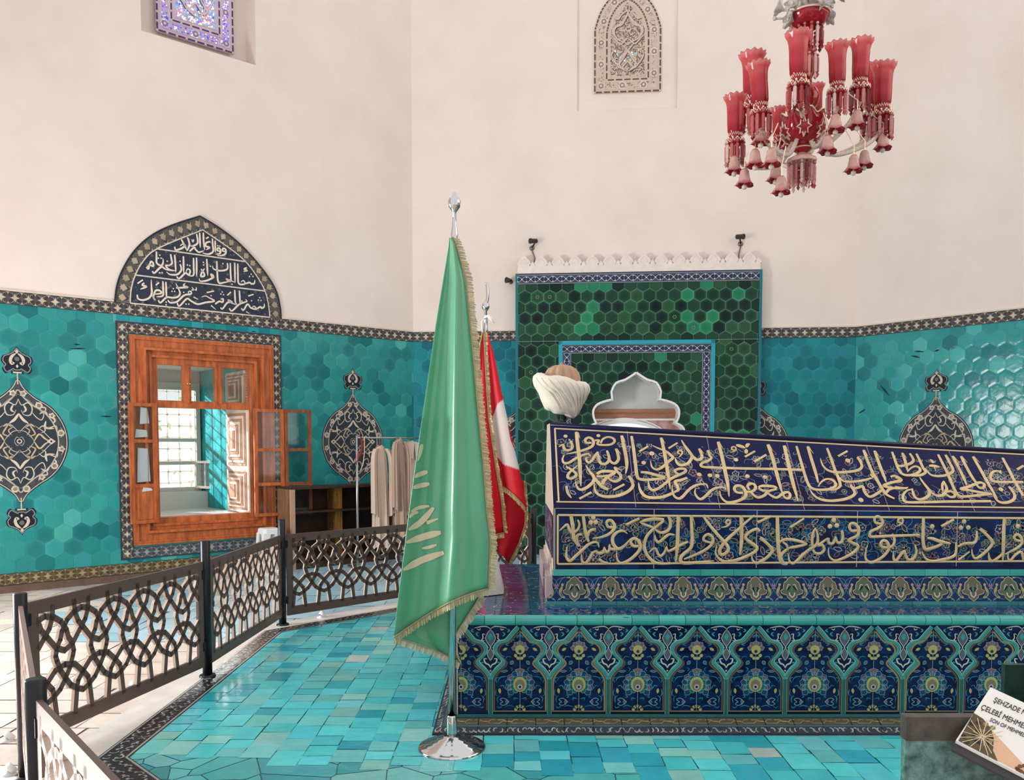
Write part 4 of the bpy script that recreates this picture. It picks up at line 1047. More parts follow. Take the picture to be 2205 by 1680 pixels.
skirt(mb, [((.006, .074), (.018, .062), (34, 92, 92)), ((.018, .062), (.022, .056), (26, 60, 62)), ((.022, .056), (.072, .034), (92, 86, 76)), ((.072, .034), (.078, .030), (50, 112, 116)), ((.078, .030), (.124, .008), (58, 66, 76)), ((.124, .008), (.132, .0), (40, 40, 44))])
rp.seed(7); FSK = Fr((PLX0-.072, PLY0-.072, .034), (1, 0, 0), (0, .05, .022), (0, -.022, .05)); mb.fr = FSK; x = .02
while x < W_+.05:   # interlocking key band
    for q in ([(0, .016), (.03, .016), (.045, .032), (.085, .032), (.10, .016), (.125, .016)], [(.02, .042), (.05, .042), (.065, .028), (.095, .028), (.11, .044), (.13, .044)]): mb.ribbon([(x+a, b) for a, b in q], .0045, .001, jit((170, 150, 98), 18, rp))
    x += .125
FSK2 = Fr((PLX0-.124, PLY0-.124, .008), (1, 0, 0), (0, .046, .022), (0, -.022, .046)); mb.fr = FSK2; x = .02
while x < W_+.12:
    a = rp.uniform(0, 6); mb.ribbon([(x+.012*math.cos(a+k*.8), .025+.016*math.sin(a+k*.8)) for k in range(5)], .008, .001, jit((168, 168, 164), 20, rp), .2, .3); x += .026
FSK3 = Fr((PLX0-.124, PLY0-.124, .008), (0, 1, 0), (.046, 0, .022), (-.022, 0, .046)); mb.fr = FSK3; x = .02
while x < D_+.1:
    a = rp.uniform(0, 6); mb.ribbon([(x+.016*math.cos(a+k*.8), .025+.016*math.sin(a+k*.8)) for k in range(5)], .009, .001, jit((178, 176, 170), 20, rp), .2, .3); x += .03
for x in [k*.155+.03 for k in range(int(W_/.155)+1)]:
    mb.fr = FSK; mb.rect(x-.002, 0, x+.002, .054, .0014, (30, 32, 36)); mb.fr = FSK2; mb.rect(x+.05-.002, 0, x+.05+.002, .05, .0014, (30, 32, 36))
mb.build('base_moulding', OLD, pl)

# ---------------------------------------------------------------- inscribed sarcophagus
SX0, SX1, SY0, SY1 = .246, 3.07, 4.84, 6.05
sg = tag(empty('sarcophagus', (1.62, 5.44, PLZ)), 'long cobalt blue tiled sarcophagus with two bands of raised golden script', 'sarcophagus')
def zs(v0, v1, Y): return ony(SX0*1787/Y+1102, v0, Y).z, ony(2200, v1, Y).z
zA0, zA1 = ony(1193, 1226, SY0).z, ony(2200, 1218, SY0).z      # bottom of the lower script panel
zB0, zB1 = ony(1193, 1094, SY0).z, ony(2200, 1103, SY0).z      # line between the two panels
zT0, zT1 = ony(1188, 915, 5.22).z, ony(2200, 973, 5.15).z      # ridge edge
FLO = Fr((0, SY0, 0), (1, 0, 0), (0, 0, 1), (0, -1, 0))
bl = Vector((SX0, SY0, zB0)); br = Vector((SX1, SY0, zB1)); tl = Vector((SX0-.005, 5.22, zT0))
exu = (br-bl).normalized(); nu = exu.cross(tl-bl).normalized()
if nu.y > 0: nu = -nu
eyu = exu.cross(nu); eyu = -eyu if eyu.z < 0 else eyu
FUP = Fr(bl, exu, eyu, nu)
x_, y_ = FUP.px(2228, 975); tr = FUP.w(x_, y_)
rs = random.Random(33); GOLD = (226, 198, 146)
def bgrid(mb, fr, corners, cols, n, m):
    (a, b, c, d) = corners   # bl br tr tl in the plane
    for i in range(n):
        for j in range(m):
            def p(s, t): return ((a[0]*(1-s)+b[0]*s)*(1-t)+(d[0]*(1-s)+c[0]*s)*t, (a[1]*(1-s)+b[1]*s)*(1-t)+(d[1]*(1-s)+c[1]*s)*t)
            k = mixc(cols[0], cols[1], max(0, min(1, .5+.5*math.sin(i*.61+j*.9)*math.cos(i*.23-j*.4)+rs.uniform(-.25, .25))))
            mb.poly([p(i/n, j/m), p((i+1)/n, j/m), p((i+1)/n, (j+1)/m), p(i/n, (j+1)/m)], .0005, k)
def flora(mb, x0, x1, f0, f1, count, lines, seed):
    """Scattered outlined buds, leaves and tendrils on the blue ground."""
    r = random.Random(seed); PALF = [(156, 150, 154), (122, 138, 116), (128, 100, 112), (176, 170, 168), (108, 130, 124)]
    for k in range(count):
        x = r.uniform(x0, x1); t = r.uniform(.05, .95); y = f0(x)+(f1(x)-f0(x))*t; a = r.uniform(0, 6.28); ty = r.random()
        if ty < .34:
            s = r.uniform(.04, .075); q = smooth([(x+s*math.cos(a)*u-s*.35*math.sin(a)*w, y+s*math.sin(a)*u+s*.35*math.cos(a)*w) for u, w in ((-1, 0), (-.4, .9), (.2, -.5), (1, .2))], 4)
            q = [(xx, min(max(yy, f0(xx)), f1(xx))) for xx, yy in q]
            mb.ribbon(q, .0038, .0012, lines, .3, .3)
            m = q[len(q)//2]; mb.ribbon([m, (m[0]+.012*math.cos(a+1.2), m[1]+.012*math.sin(a+1.2))], .0035, .0012, lines, 1, .2)
        elif ty < .70:
            l, w = r.uniform(.016, .026), r.uniform(.008, .012); c, s = math.cos(a), math.sin(a)
            q = smooth([(x+c*u*l-s*v*w, y+s*u*l+c*v*w) for u, v in ((-1, 0), (-.2, 1), (.7, .7), (1, .1), (.7, -.6), (-.2, -1))], 2, True)
            mb.poly(q, .0013, r.choice(((24, 40, 66), (40, 54, 70), (70, 40, 54), (30, 30, 60)))); mb.ribbon(q, .0045, .0018, r.choice(PALF), closed=True)
        else:
            n = r.choice((4, 5, 6)); R_ = r.uniform(.014, .026); q = []
            for i in range(n*4):
                b = 2*math.pi*i/(n*4); rr = R_*(.72+.34*abs(math.sin(b*n/2))); q.append((x+rr*math.cos(b+a), y+rr*math.sin(b+a)))
            mb.poly(q, .0013, r.choice(((60, 40, 56), (26, 44, 70), (70, 80, 76)))); mb.ribbon(q, .0048, .0018, r.choice(PALF), closed=True); mb.disc(x, y, R_*.3, .002, r.choice(PALF), 6)
lowf0, lowf1 = (lambda x: zA0+(zA1-zA0)*(x-SX0)/(SX1-SX0)), (lambda x: zB0+(zB1-zB0)*(x-SX0)/(SX1-SX0))
mb = MB(FLO); bgrid(mb, FLO, ((SX0, zA0), (SX1, zA1), (SX1, zB1), (SX0, zB0)), ((12, 50, 100), (14, 22, 56)), 90, 12)
def fl(x, t): return (x, lowf0(x)+(lowf1(x)-lowf0(x))*t)
flora(mb, SX0+.05, SX1-.02, lambda x: fl(x, .10)[1], lambda x: fl(x, .87)[1], 470, (60, 140, 166), 41)
xl = FLO.px(1201, 1160)[0]; tb, tt = .085, .885
for t, w in ((tb, .011), (tt, .012)): mb.ribbon([fl(xl, t), fl(SX1, t)], w, .003, GOLD, dome=.004)
mb.ribbon([fl(xl, tb), fl(xl, tt)], .011, .003, GOLD, dome=.004)
for t in (.995,): mb.ribbon([fl(SX0, t), fl(SX1, t)], .004, .002, (196, 176, 184))
for u in (1408, 1629, 1845, 2060): x = FLO.px(u, 1160)[0]; mb.ribbon([fl(x, 0), fl(x, 1)], .0045, .0028, (186, 164, 172))
mb.ribbon([(SX0+.004, zA0), (SX0+.004, zB0)], .006, .002, (206, 190, 186))
mb.build('lower_tile_panel', GLAZE, sg)
ul, ur = FUP.px(1193, 1093), FUP.px(2240, 1103); vl, vr = FUP.px(1187, 915), FUP.px(2228, 975)
def fu(x, t):
    k = (x-ul[0])/(ur[0]-ul[0]); b = ul[1]+(ur[1]-ul[1])*k; k2 = (x-vl[0])/(vr[0]-vl[0]); tp = vl[1]+(vr[1]-vl[1])*k2; return (x, b+(tp-b)*t)
mb = MB(FUP); bgrid(mb, FUP, (ul, ur, vr, vl), ((22, 30, 80), (24, 16, 50)), 90, 14)
flora(mb, ul[0]+.05, ur[0]-.02, lambda x: fu(x, .08)[1], lambda x: fu(x, .93)[1], 520, (96, 128, 156), 43)
xl = FUP.px(1200, 1000)[0]
for t, w in ((.062, .010), (.952, .010)): mb.ribbon([fu(xl-.012, t), fu(ur[0] if t < .5 else vr[0], t)], w, .003, GOLD, dome=.004)
mb.ribbon([fu(FUP.px(1203, 1075)[0], .062), fu(FUP.px(1195, 928)[0], .952)], .010, .003, GOLD, dome=.004)
for (ua, va), (ub, vb) in (((1350, 928), (1369, 1093)), ((1521, 938), (1550, 1095)), ((1692, 946), (1732, 1098)), ((1864, 958), (1915, 1100)), ((2041, 968), (2099, 1102))): mb.ribbon([FUP.px(ua, va), FUP.px(ub, vb)], .004, .0028, (150, 130, 150))
mb.build('upper_tile_panel', GLAZE, sg)
T1 = '''
62 .9 .2|520,180 540,400 575,700 600,1170
32 1 .2|545,195 585,298
48 .8 .3|410,340 445,430 420,495 340,512 290,470 275,410 195,450
d 35|320,255
48 .8 .2|790,375 700,375 680,320 740,280 810,310 830,380 790,450 650,510 500,550 330,582
42 .8 .7|850,335 930,330 900,390 960,415 1130,410 1210,360 1195,300 1100,270 1000,310 960,390
d 33|920,245
58 .8 .2|1345,245 1380,420 1425,640 1438,800 1415,945
30 1 .2|1360,260 1418,372
50 .8 .6|1240,485 1275,580 1285,680 1225,750 1150,725 1105,640
30 1 .2|1255,490 1332,588
50 .7 .6|1075,520 1110,620 1110,700 1050,760 970,755 930,690 915,600 905,540
44 .8 .3|910,545 850,620 800,700 745,735 705,710 690,640
46 .3 .2|770,625 740,575 640,600 500,665 380,740 290,740 265,670 300,590
46 .7 .25|330,810 430,870 510,940 490,1000 410,1030 360,1000 390,920 520,805
54 .3 .2|690,790 760,900 830,990 835,1070 740,1170 620,1230 540,1200 500,1080
56 .8 .9|890,950 960,905 1080,895 1200,905 1195,935 1080,1005 1010,1085 990,1140
40 .9 .5|885,985 1000,990 1090,965
58 .6 .9|845,1010 920,1110 1010,1190 1100,1228
50 .8 .6|1215,820 1260,900 1320,960 1320,1030 1240,1080 1150,1060 1095,1010
28 1 .2|1230,825 1355,892
54 .8 .2|1470,980 1530,1080 1545,1170 1450,1270 1280,1340 1080,1360 920,1320 850,1220 850,1110
28 1 .2|1485,980 1592,1098
38 1 1|570,1400 790,1280
38 1 1|1190,1240 1390,1135
42 .9 .3|335,1165 360,1290 428,1387
54 .8 .8|1525,255 1560,480 1600,800 1625,980 1680,1040 1850,1050 2130,1022
54 .6 .9|1690,915 1800,920 2000,970 2140,1015
d 38|1745,740
36 1 1|1660,540 1825,440
d 44|1895,570
57 .8 .2|2065,285 2110,480 2150,700 2195,985 2230,1225
30 1 .2|2075,290 2142,392
48 .3 .2|1905,425 2000,470 2150,530 2260,620 2275,655 2200,720 2100,810 1990,865 1900,820 1870,700
54 .2 .9|1650,1100 1680,1230 1760,1340 1900,1380 2100,1362 2260,1300
48 .2 .8|1830,1070 1850,1190 1920,1240 2040,1195 2140,1110
'''
T2 = '''
48 .9 .7|0,1050 60,1000 150,932 290,870 385,820 375,770 280,765 195,800 235,850 310,868
34 1 1|75,395 240,295
30 .8 .3|290,490 250,480 260,440 310,430 325,490 262,562
52 .3 .8|315,240 380,350 470,470 520,540 590,600 660,590 690,530 640,400
28 1 .2|645,400 732,492
52 .9 .2|512,540 480,610 420,675 300,700 230,650 200,565
48 .8 .9|795,430 830,520 860,570 800,620 700,660 668,700 720,732 900,742 1300,757 1900,768 2510,785
28 1 .2|805,430 905,530
60 .8 .2|985,275 1050,520 1110,800 1160,1040 1185,1275
30 1 .2|998,275 1082,412
d 38|640,870 835,885 970,895 1520,900 1840,915 1310,600
50 .8 .5|420,930 310,970 200,1000 240,1080 255,1150 200,1185 130,1222
46 .3 .2|800,1125 770,1050 700,1045 600,1060 500,1110 420,1180 340,1270 270,1310 190,1270 150,1180 145,1065
46 .3 .2|1130,1155 1090,1105 960,1112 850,1170 760,1260 670,1320 600,1280 560,1200 575,1125
50 .8 .2|1440,1205 1330,1195 1280,1140 1310,1080 1400,1080 1470,1150 1490,1250 1420,1320 1280,1370 1150,1375 1060,1310 1020,1230 1015,1165
46 .8 .8|1505,1185 1600,1180 1670,1120 1640,1050 1560,1040 1520,1090 1560,1150
52 .5 .8|1715,1105 1800,1078 2000,1090 2055,1130
46 .8 .8|2050,1135 1900,1180 1830,1250 1720,1290 1640,1250 1580,1185
42 .8 .4|1720,1115 1800,1162 1890,1160
44 .8 .8|1890,1210 1980,1270 2060,1290 2150,1230 2260,1185
58 .9 .4|1895,325 1970,540 2040,800 2110,1060 2155,1205
30 1 .2|1908,322 1987,442
36 1 1|1470,550 1655,445
38 1 1|1640,640 1860,510
28 .8 .3|1290,425 1240,415 1240,370 1300,370 1300,430 1215,467
62 .3 .2|1310,330 1400,355 1482,388
56 .2 .4|1497,378 1520,330 1560,310
56 .2 .4|1490,402 1500,440 1488,490
'''
T3 = '''
60 .8 .2|70,260 150,600 220,900 290,1150 320,1275
30 1 .2|85,260 152,378
44 .8 .7|0,1170 60,1120 140,1108 180,1160 150,1218 90,1210 45,1150
48 .8 .3|295,270 380,560 450,800 520,980 600,1045 720,1065 880,1055 990,1010 1010,950 940,880 830,872 740,930 690,1010
52 .8 .4|500,275 560,480 640,740 692,935
28 1 .2|512,275 608,408
48 .8 .3|855,305 920,480 990,680 1060,850 1092,990 1000,1060 900,1072
48 .8 .15|1410,470 1480,590 1480,660 1400,712 1200,740 1000,742 860,702 770,610 730,485
28 1 .2|1420,468 1512,572
d 42|1230,530 1470,1250
36 1 1|1050,455 1222,358
44 .6 .4|1665,850 1500,895 1300,917 1150,905 1080,835
52 .8 .6|1520,340 1600,560 1680,740 1760,880 1850,1030 1930,1145 2085,1225
28 1 .2|1532,342 1602,452
40 .7 .9|1645,775 1700,850
52 .8 .4|1720,355 1800,580 1880,790 1932,925
28 1 .2|1732,357 1822,482
48 .8 .7|1285,970 1320,1030 1400,1032 1500,1000 1530,1085 1570,1150 1640,1192 1740,1150 1850,1070 1862,1035
50 .8 .15|1285,1000 1345,1080 1350,1150 1250,1212 1100,1250 900,1265 720,1232 600,1150 530,1040
48 .6 .5|2010,830 2080,810 2180,850 2160,900 2000,940 1890,988 2000,1022 2200,1042 2330,1022
46 .7 .8|1930,1125 1990,1055 2110,1030
'''
T4 = '''
44 .2 .8|-22,380 0,470 50,515 150,502 260,460 290,400 230,300
26 1 .2|228,300 312,392
44 .8 .3|-75,274 -20,430 30,560 90,645 180,675 300,662 395,610 400,555 330,520 250,552 185,622
46 .8 .3|100,290 150,430 190,602
26 1 .2|108,292 182,382
44 .8 .3|345,305 400,420 460,550 500,622 420,672 300,685 190,682
46 .8 .8|720,320 790,460 870,620 940,780 1000,920 1080,1030 1200,1042 1400,1022 1640,1000
44 .8 .5|845,325 900,430 970,560 960,622 860,672 720,690 600,670 530,605 490,555
26 1 .2|852,322 942,428
56 .3 .9|580,400 645,462
48 .6 .6|560,512 640,512 740,532
22 1 .5|650,520 680,608
46 .8 .4|970,345 1050,500 1130,660 1212,842
26 1 .2|978,345 1087,458
48 .8 .8|1115,350 1200,520 1300,700 1382,812
26 1 .2|1122,347 1228,462
46 .8 .8|1380,835 1430,890 1500,890 1512,830 1440,800 1350,832 1220,880 1110,912 1250,932 1400,962 1640,1000
48 .8 .3|1320,355 1440,560 1560,780 1680,980 1742,1078
26 1 .2|1332,352 1438,458
46 .4 .6|400,710 460,800 540,900 572,952 560,1020 470,1080 380,1090 310,1040 280,960 268,905
46 .6 .6|572,940 640,1000 720,1032 810,1012 860,935 862,880 810,775
36 .4 .4|810,780 790,850 800,962
42 .8 .8|845,1000 930,1050 1000,1040 1000,990 930,952 860,965
46 .5 .9|260,920 180,940 120,1010 115,1080 170,1137 400,1142 800,1132 1200,1127 1630,1122
40 .8 .8|-20,715 80,740 60,780 -30,792
44 1 .4|-30,880 80,895 182,902
48 .8 .8|1830,375 1920,540 2020,740 2120,920 2190,1035
44 .5 .9|1790,590 1800,640 1750,602 1660,622 1620,702 1660,772 1780,792 2000,792 2185,792
38 1 1|2075,580 2190,512
46 .8 .2|1940,870 2010,960 2042,1040 2000,1112 1880,1150 1770,1132 1700,1062 1670,985
26 1 .2|1948,872 2082,958
d 36|1800,920
'''
GL2 = mat('raised_gold_glaze', (230, 200, 148), rough=.38, spec=.35, noise=.14, nscale=14)
MPX = 5.0/1787.4
mb = MB(FUP)
for ox, oy, sc, T in ((1180, 910, 8.48, T1), (1430, 920, 8.48, T2), (1680, 930, 8.48, T3), (1930, 940, 8.018, T4)): strokes(mb, FUP, ox, oy, sc, T, 50, MPX*1.14, .003, GOLD, dome=.005)
mb.build('upper_script', GL2, sg)
L1 = '''
60 .9 .7|420,220 450,400 465,580 500,680 572,772
44 .6 .3|540,290 572,380 540,470 450,530 390,470 350,380 280,430 205,495
46 .8 .6|620,560 545,570 522,640 562,745
54 .9 .7|640,195 665,400 690,560 742,692
46 .8 .6|850,440 850,470 790,480 730,540 720,640 742,692
d 40|825,250 780,340 870,335
48 .8 .2|1190,425 1100,422 1070,360 1090,310 1160,310 1212,400 1190,480 1100,560 960,612 805,632
54 .2 .2|1450,548 1380,500 1280,510 1190,590 1180,700 1230,790 1300,822 1400,760 1510,632
44 .8 .3|1280,825 1200,832 1130,812 1120,735
44 .5 .4|1130,770 1110,850 1060,880 1020,785
44 .5 .5|1030,795 1000,890 920,902 870,850
46 .7 .2|880,860 810,900 760,990 680,1085 620,1042 608,915
50 .3 .2|930,795 910,720 850,700 740,740 620,850 500,960 400,1042 340,980 335,880 355,770
46 .9 .3|925,1000 1000,1062 1135,1102
52 .8 .2|1650,772 1560,772 1510,710 1540,640 1620,650 1682,740 1670,840 1570,960 1440,1052 1320,1082 1260,1000 1252,865
42 1 1|1425,382 1668,268
56 .2 .8|1665,342 1780,300 1950,278 2115,290
50 .8 .3|2115,302 2000,400 1900,480 1800,600 1760,740 1780,880 1860,1000 1980,1080 2200,1092 2360,1078
42 .2 .8|1680,347 1800,392 1915,432
'''
L2 = '''
50 .8 .5|75,215 110,330 100,440 30,510 -80,525 -165,468
28 1 .2|82,215 167,350
48 .2 .4|-165,565 -160,650 -100,702 0,622 90,560 188,567
42 .3 .4|-280,892 -200,820 -150,830 -110,920 -60,952 0,890 45,775
46 .4 .7|45,785 70,862 160,832 300,752 435,692
60 .8 .25|255,215 250,450 240,750 212,1058
30 1 .2|268,208 318,375
56 .8 .25|490,215 500,400 510,700 470,820 360,910 300,990 320,1070 450,1082 700,1062 910,1042
30 1 .2|502,208 562,375
48 .5 .6|360,1012 500,960 680,880 820,790 890,692 870,600 800,558 730,600 720,660 780,692 872,715
54 .7 .5|710,215 800,350 920,500 1080,680 1160,780 1160,860 1070,930 1010,890 1040,790 1150,650 1350,470 1500,330 1645,210
30 1 .2|718,210 865,282
34 .8 .3|1175,382 1130,345 1150,300 1200,310 1190,370 1130,415 1038,432
58 .8 .2|1400,215 1410,450 1410,700 1378,942
30 1 .2|1410,210 1465,355
52 .8 .2|1740,502 1700,460 1600,490 1500,570 1490,632 1580,710 1690,792 1660,870 1500,960 1300,1032 1100,1052 980,980 935,880 965,752
52 .8 .2|1740,620 1860,710 1970,832 1950,900 1850,1000 1690,1082 1610,1022 1598,912
30 1 .2|1745,608 1885,662
42 1 1|1703,342 1948,228
60 .9 .8|2065,225 2070,500 2085,800 2110,1000 2160,1082 2250,1092
'''
L3 = '''
48 .5 .3|-30,745 0,690 100,650 250,662 380,695 490,737
46 .5 .3|485,740 300,782 180,802 120,832
36 .8 .2|40,700 110,752 152,858
50 .7 .8|130,822 50,890 10,960 30,1042 85,1092
42 1 .8|180,432 432,268
46 .3 .9|640,435 590,560 580,720 600,802
50 .4 .2|640,435 682,600 660,740 520,842 400,940 300,1042 220,1090 160,1030 148,905
46 .8 .6|590,832 640,900 740,902 800,832 760,752 690,762 740,722 865,628
46 .8 .5|880,620 880,710 960,722 1012,592
46 .5 .8|1015,612 1040,702 1110,702 1140,600 1120,482
d 39|975,295 905,410 1030,395
50 .8 .2|1400,485 1300,492 1260,420 1290,360 1370,370 1432,470 1400,582 1250,662 1310,712 1412,762 1390,840 1250,942 1100,1012 980,1032 890,950 878,795
46 .8 .8|1850,365 1740,345 1720,270 1770,230 1840,270 1862,360 1790,440 1660,500 1630,560 1660,602 1900,592 2200,582 2540,572
48 .8 .2|1970,792 1870,795 1830,730 1870,672 1940,690 1982,780 1950,880 1850,980 1700,1062 1600,1052 1550,960 1580,765
46 .3 .8|2050,552 2082,660 2060,752 1995,805
44 .2 .7|2065,875 2065,990 2110,1042 2200,930 2280,872
'''
L4 = '''
30 .8 .3|80,335 30,315 30,270 80,250 112,290 80,350 -5,392
44 .8 .5|-10,985 60,890 130,822 160,900 200,962 270,960 330,880 342,800 315,705
52 .8 .8|465,220 460,450 460,650 500,782 650,752 790,692
50 .6 .4|525,592 620,602 760,652 935,687
d 36|615,390 1165,305 1110,415 1240,410 2090,385
40 1 1|768,392 988,272
46 .6 .6|1385,465 1382,600 1340,672 1250,682 1150,692 1055,742
46 .7 .2|1030,665 1022,850 950,922 800,962 620,992 500,942 438,825
36 1 .6|1063,972 1262,828
48 .8 .2|1430,430 1540,520 1652,652 1620,742 1500,862 1370,942 1310,882 1300,775
28 1 .2|1435,418 1565,482
56 .7 .3|1860,230 1850,450 1845,700 1832,995
30 1 .2|1872,238 1905,375
44 .2 .8|1588,835 1600,940 1650,992 1750,932 1845,848
44 .8 .5|2160,645 2060,625 2030,570 2080,530 2150,582 2162,680 2080,762 1950,832 1875,872
42 .8 .3|2185,965 2150,832 2050,882 1960,982 1920,922 1932,845
'''
mb = MB(FLO)
for ox, oy, sc, T in ((1180, 1085, 8.48, L1), (1430, 1085, 8.48, L2), (1680, 1085, 8.48, L3), (1930, 1085, 8.018, L4)): strokes(mb, FLO, ox, oy, sc, T, 50, 4.86/1787.4*1.14, .003, GOLD, dome=.008)
mb.build('lower_script', GL2, sg)
# body behind the tiles, end panel, floral band, turquoise strips
e = .004; mb = MB()
bk = 2*5.445
vsb = [(SX0, SY0+e, PLZ), (SX1, SY0+e, PLZ), (SX1, SY0+e, zB1), (SX0, SY0+e, zB0), (tl.x, tl.y+e, tl.z+.01), (tr.x, tr.y+e, tr.z+.01)]
vsr = [(x, bk-y, z) for x, y, z in vsb]
mb.add(vsb+vsr, [[0, 1, 2, 3], [3, 2, 5, 4], [4, 5, 11, 10], [10, 11, 8, 9], [9, 8, 7, 6], [1, 7, 8, 11, 5, 2]], (26, 30, 70)); mb.build('body', GLAZE, sg)
mb = MB(); P0 = [vsb[0], vsb[3], vsb[4], vsr[4], vsr[3], vsr[0]]; x = -.003
mb.add([(p[0]+x, p[1], p[2]) for p in P0], [[0, 1, 2, 3, 4, 5]], (214, 198, 176))
FE = Fr((SX0-.006, SY0, 0), (0, 1, 0), (0, 0, 1), (-1, 0, 0)); mb.fr = FE; re_ = random.Random(4)
mb.rect(.05, PLZ+.25, 1.16, zB0-.05, .002, (34, 40, 84))
for k in range(60):
    a, b, c = re_.uniform(.08, 1.1), re_.uniform(PLZ+.28, zB0-.08), re_.uniform(0, 6.3); mb.ribbon([(a+.03*math.cos(c+t*.8), b+.03*math.sin(c+t*.8)) for t in range(5)], .01, .003, re_.choice((GOLD, (180, 176, 172), (60, 140, 160))), .3, .3)
mb.build('end_panel', GLAZE, sg)
ZF0, ZF1 = PLZ+.012, .777
FFB = Fr((SX0-.04, SY0-.035, ZF0), (1, 0, 0), (0, .03, ZF1-ZF0), (0, -1, .18)); HB = math.hypot(.03, ZF1-ZF0); WB = SX1-SX0+.08
mb = MB(FFB); rq = random.Random(6)
for i in range(100): mb.rect(WB*i/100, 0, WB*(i+1)/100, HB, .0006, jit((16, 46, 88), 6, rq))
KK = HB/470.; st = 655*KK; x = FFB.px(1237, 1270)[0]-st*1; k = 0
half = [(0, -215), (60, -185), (85, -140), (130, -112), (150, -50), (156, 10), (205, 38), (192, 82), (140, 105), (92, 115), (85, 160), (42, 195), (0, 228)]
while x < WB-.03:
    if x > .05:
        X = lambda a, b: (x+a*KK, HB*.5-b*KK)
        pts = [X(a, b) for a, b in half]+[X(-a, b) for a, b in half[-2:0:-1]]; c = (92, 104, 84) if k % 2 else (104, 102, 86)
        mb.poly(pts, .002, c); mb.ribbon(pts, 13*KK, .003, (186, 176, 142), closed=True, dome=.001)
        for e_ in (-1, 1):
            if k % 2: mb.ribbon(smooth([X(e_*a, b) for a, b in ((20, -60), (60, -75), (80, -20), (105, 25))], 3), 18*KK, .003, (190, 186, 166), .4, .3); mb.ribbon(smooth([X(e_*a, b) for a, b in ((15, -40), (45, -20), (85, 40))], 3), 30*KK, .0026, (22, 28, 40), .4, .2)
            else: mb.ribbon([X(e_*a, b) for a, b in ((70, -80), (90, -50), (70, -30), (95, 0), (60, 30), (30, 90))], 13*KK, .003, (186, 182, 166)); mb.poly([X(e_*a, b) for a, b in ((0, -40), (60, -10), (40, 40), (0, 80))], .0025, (20, 26, 40))
            mb.ribbon([X(e_*a, b) for a, b in ((48, 70), (40, 120), (0, 160))], 22*KK, .0032, (206, 200, 184))
        mb.poly([X(a, b) for a, b in ((0, -70), (26, 0), (0, 110), (-26, 0))], .0034, (84, 120, 104))
    X = lambda a, b: (x+st/2+a*KK, HB*.5-b*KK)
    if 0 < x+st/2 < WB-.05 and x > -.1:
        for e_ in (-1, 1):
            s_ = e_ if k % 2 else e_
            mb.disc(*X(e_*110-0, -70), 26*KK, .003, (176, 164, 120), 8); mb.ribbon(smooth([X(e_*a, b) for a, b in ((110, -60), (90, 0), (70, 60), (100, 130), (150, 165))], 4), 52*KK, .0024, (168, 158, 112), .15, .7); mb.ribbon(smooth([X(e_*a, b) for a, b in ((80, 60), (92, 110), (120, 140))], 3), 24*KK, .003, (70, 84, 90), .2, .5)
            mb.ribbon(smooth([X(e_*a, b) for a, b in ((200, -200), (60, -180), (-10, -100), (10, 40), (90, 150), (230, 190))], 5), 9*KK, .0018, (60, 140, 170))
            mb.ribbon(smooth([X(e_*a, b) for a, b in ((30, -30), (70, -120), (110, -180), (160, -210))], 4), 9*KK, .0018, (150, 150, 170))
            mb.ribbon(smooth([X(e_*a, b) for a, b in ((30, -90), (0, -30), (-34, 10))], 3), 26*KK, .0024, (150, 134, 150), .2, .6)
            mb.ribbon([X(e_*a, -200) for a in (180, 250)], 40*KK, .0024, (176, 166, 130), .3, .8); mb.disc(*X(e_*60, 195), 15*KK, .0024, (60, 150, 180), 6)
            mb.ribbon(smooth([X(e_*a, b) for a, b in ((20, 220), (60, 175), (140, 160))], 3), 9*KK, .0026, (170, 164, 170))
    x += st; k += 1
mb.build('floral_band', GLAZE, sg)
mb = MB(); rq.seed(2)
TC = MATS['turquoise_coping']
def strip(mb, z0, z1, y, x0, x1, col):
    x = x0
    while x < x1-.01:
        l = min(rq.uniform(.12, .2), x1-x); c = jit(col, 12, rq); mb.box((x+.001, y, z0), (x+l-.001, y+.05, z1), c); x += l
strip(mb, .777, zA0+.0, SY0-.012, SX0-.005, SX1+.01, (66, 170, 160)); strip(mb, PLZ-.004, ZF0+.002, SY0-.046, SX0-.05, SX1+.05, (64, 142, 140))
mb.box((SX0-.045, SY0-.03, PLZ), (SX0-.01, bk-SY0, .777), (188, 166, 170)); mb.box((SX0-.014, SY0, .777), (SX0-.002, bk-SY0, .81), (206, 190, 180)); mb.build('turquoise_strips', TC, sg)
mb = MB(); rr_ = .016; mb.tube([tl+Vector((0, .0, 0)), tr], rr_, 6, (26, 26, 58)); mb.build('ridge_edge', GLAZE, sg)

# ---------------------------------------------------------------- turban on its post
TUP = .028
TX, TY = ony(1207, 860, 5.445).x, 5.445
tb = tag(empty('turban_post', (TX, TY, zT0)), 'large white turban with ribbed tan cap on a post at the head of the tomb', 'turban')
def zv(v): return ony(1207, v, TY).z
mb = MB(); rr = .028
for a in range(5):
    t = 2*math.pi*a/5; mb.tube([(TX+.022*math.cos(t), TY+.022*math.sin(t), tl.z-.02), (TX+.022*math.cos(t), TY+.022*math.sin(t), zv(893))], .017, 7)
mb.lathe([(.045, 0), (.045, .015), (.03, .03)], (TX, TY, tl.z+.008), 14); mb.build('post', mat('dark_glossy_post', (60, 70, 64), rough=.15, spec=.6, metal=.5), tb)
zc = zv(858)+TUP
def tw(k, a, r, z):
    w = .5+.5*math.cos(a-2.8)
    r2 = r*(1+.03*math.sin(3*a+z*30)); return r2, z-.030*math.cos(a)*(1 if r > .03 else .4)+(.008*math.sin(5*a+k*1.1) if .05 < r < .17 else 0)
mb = MB(); hT = zv(824)-zv(905)
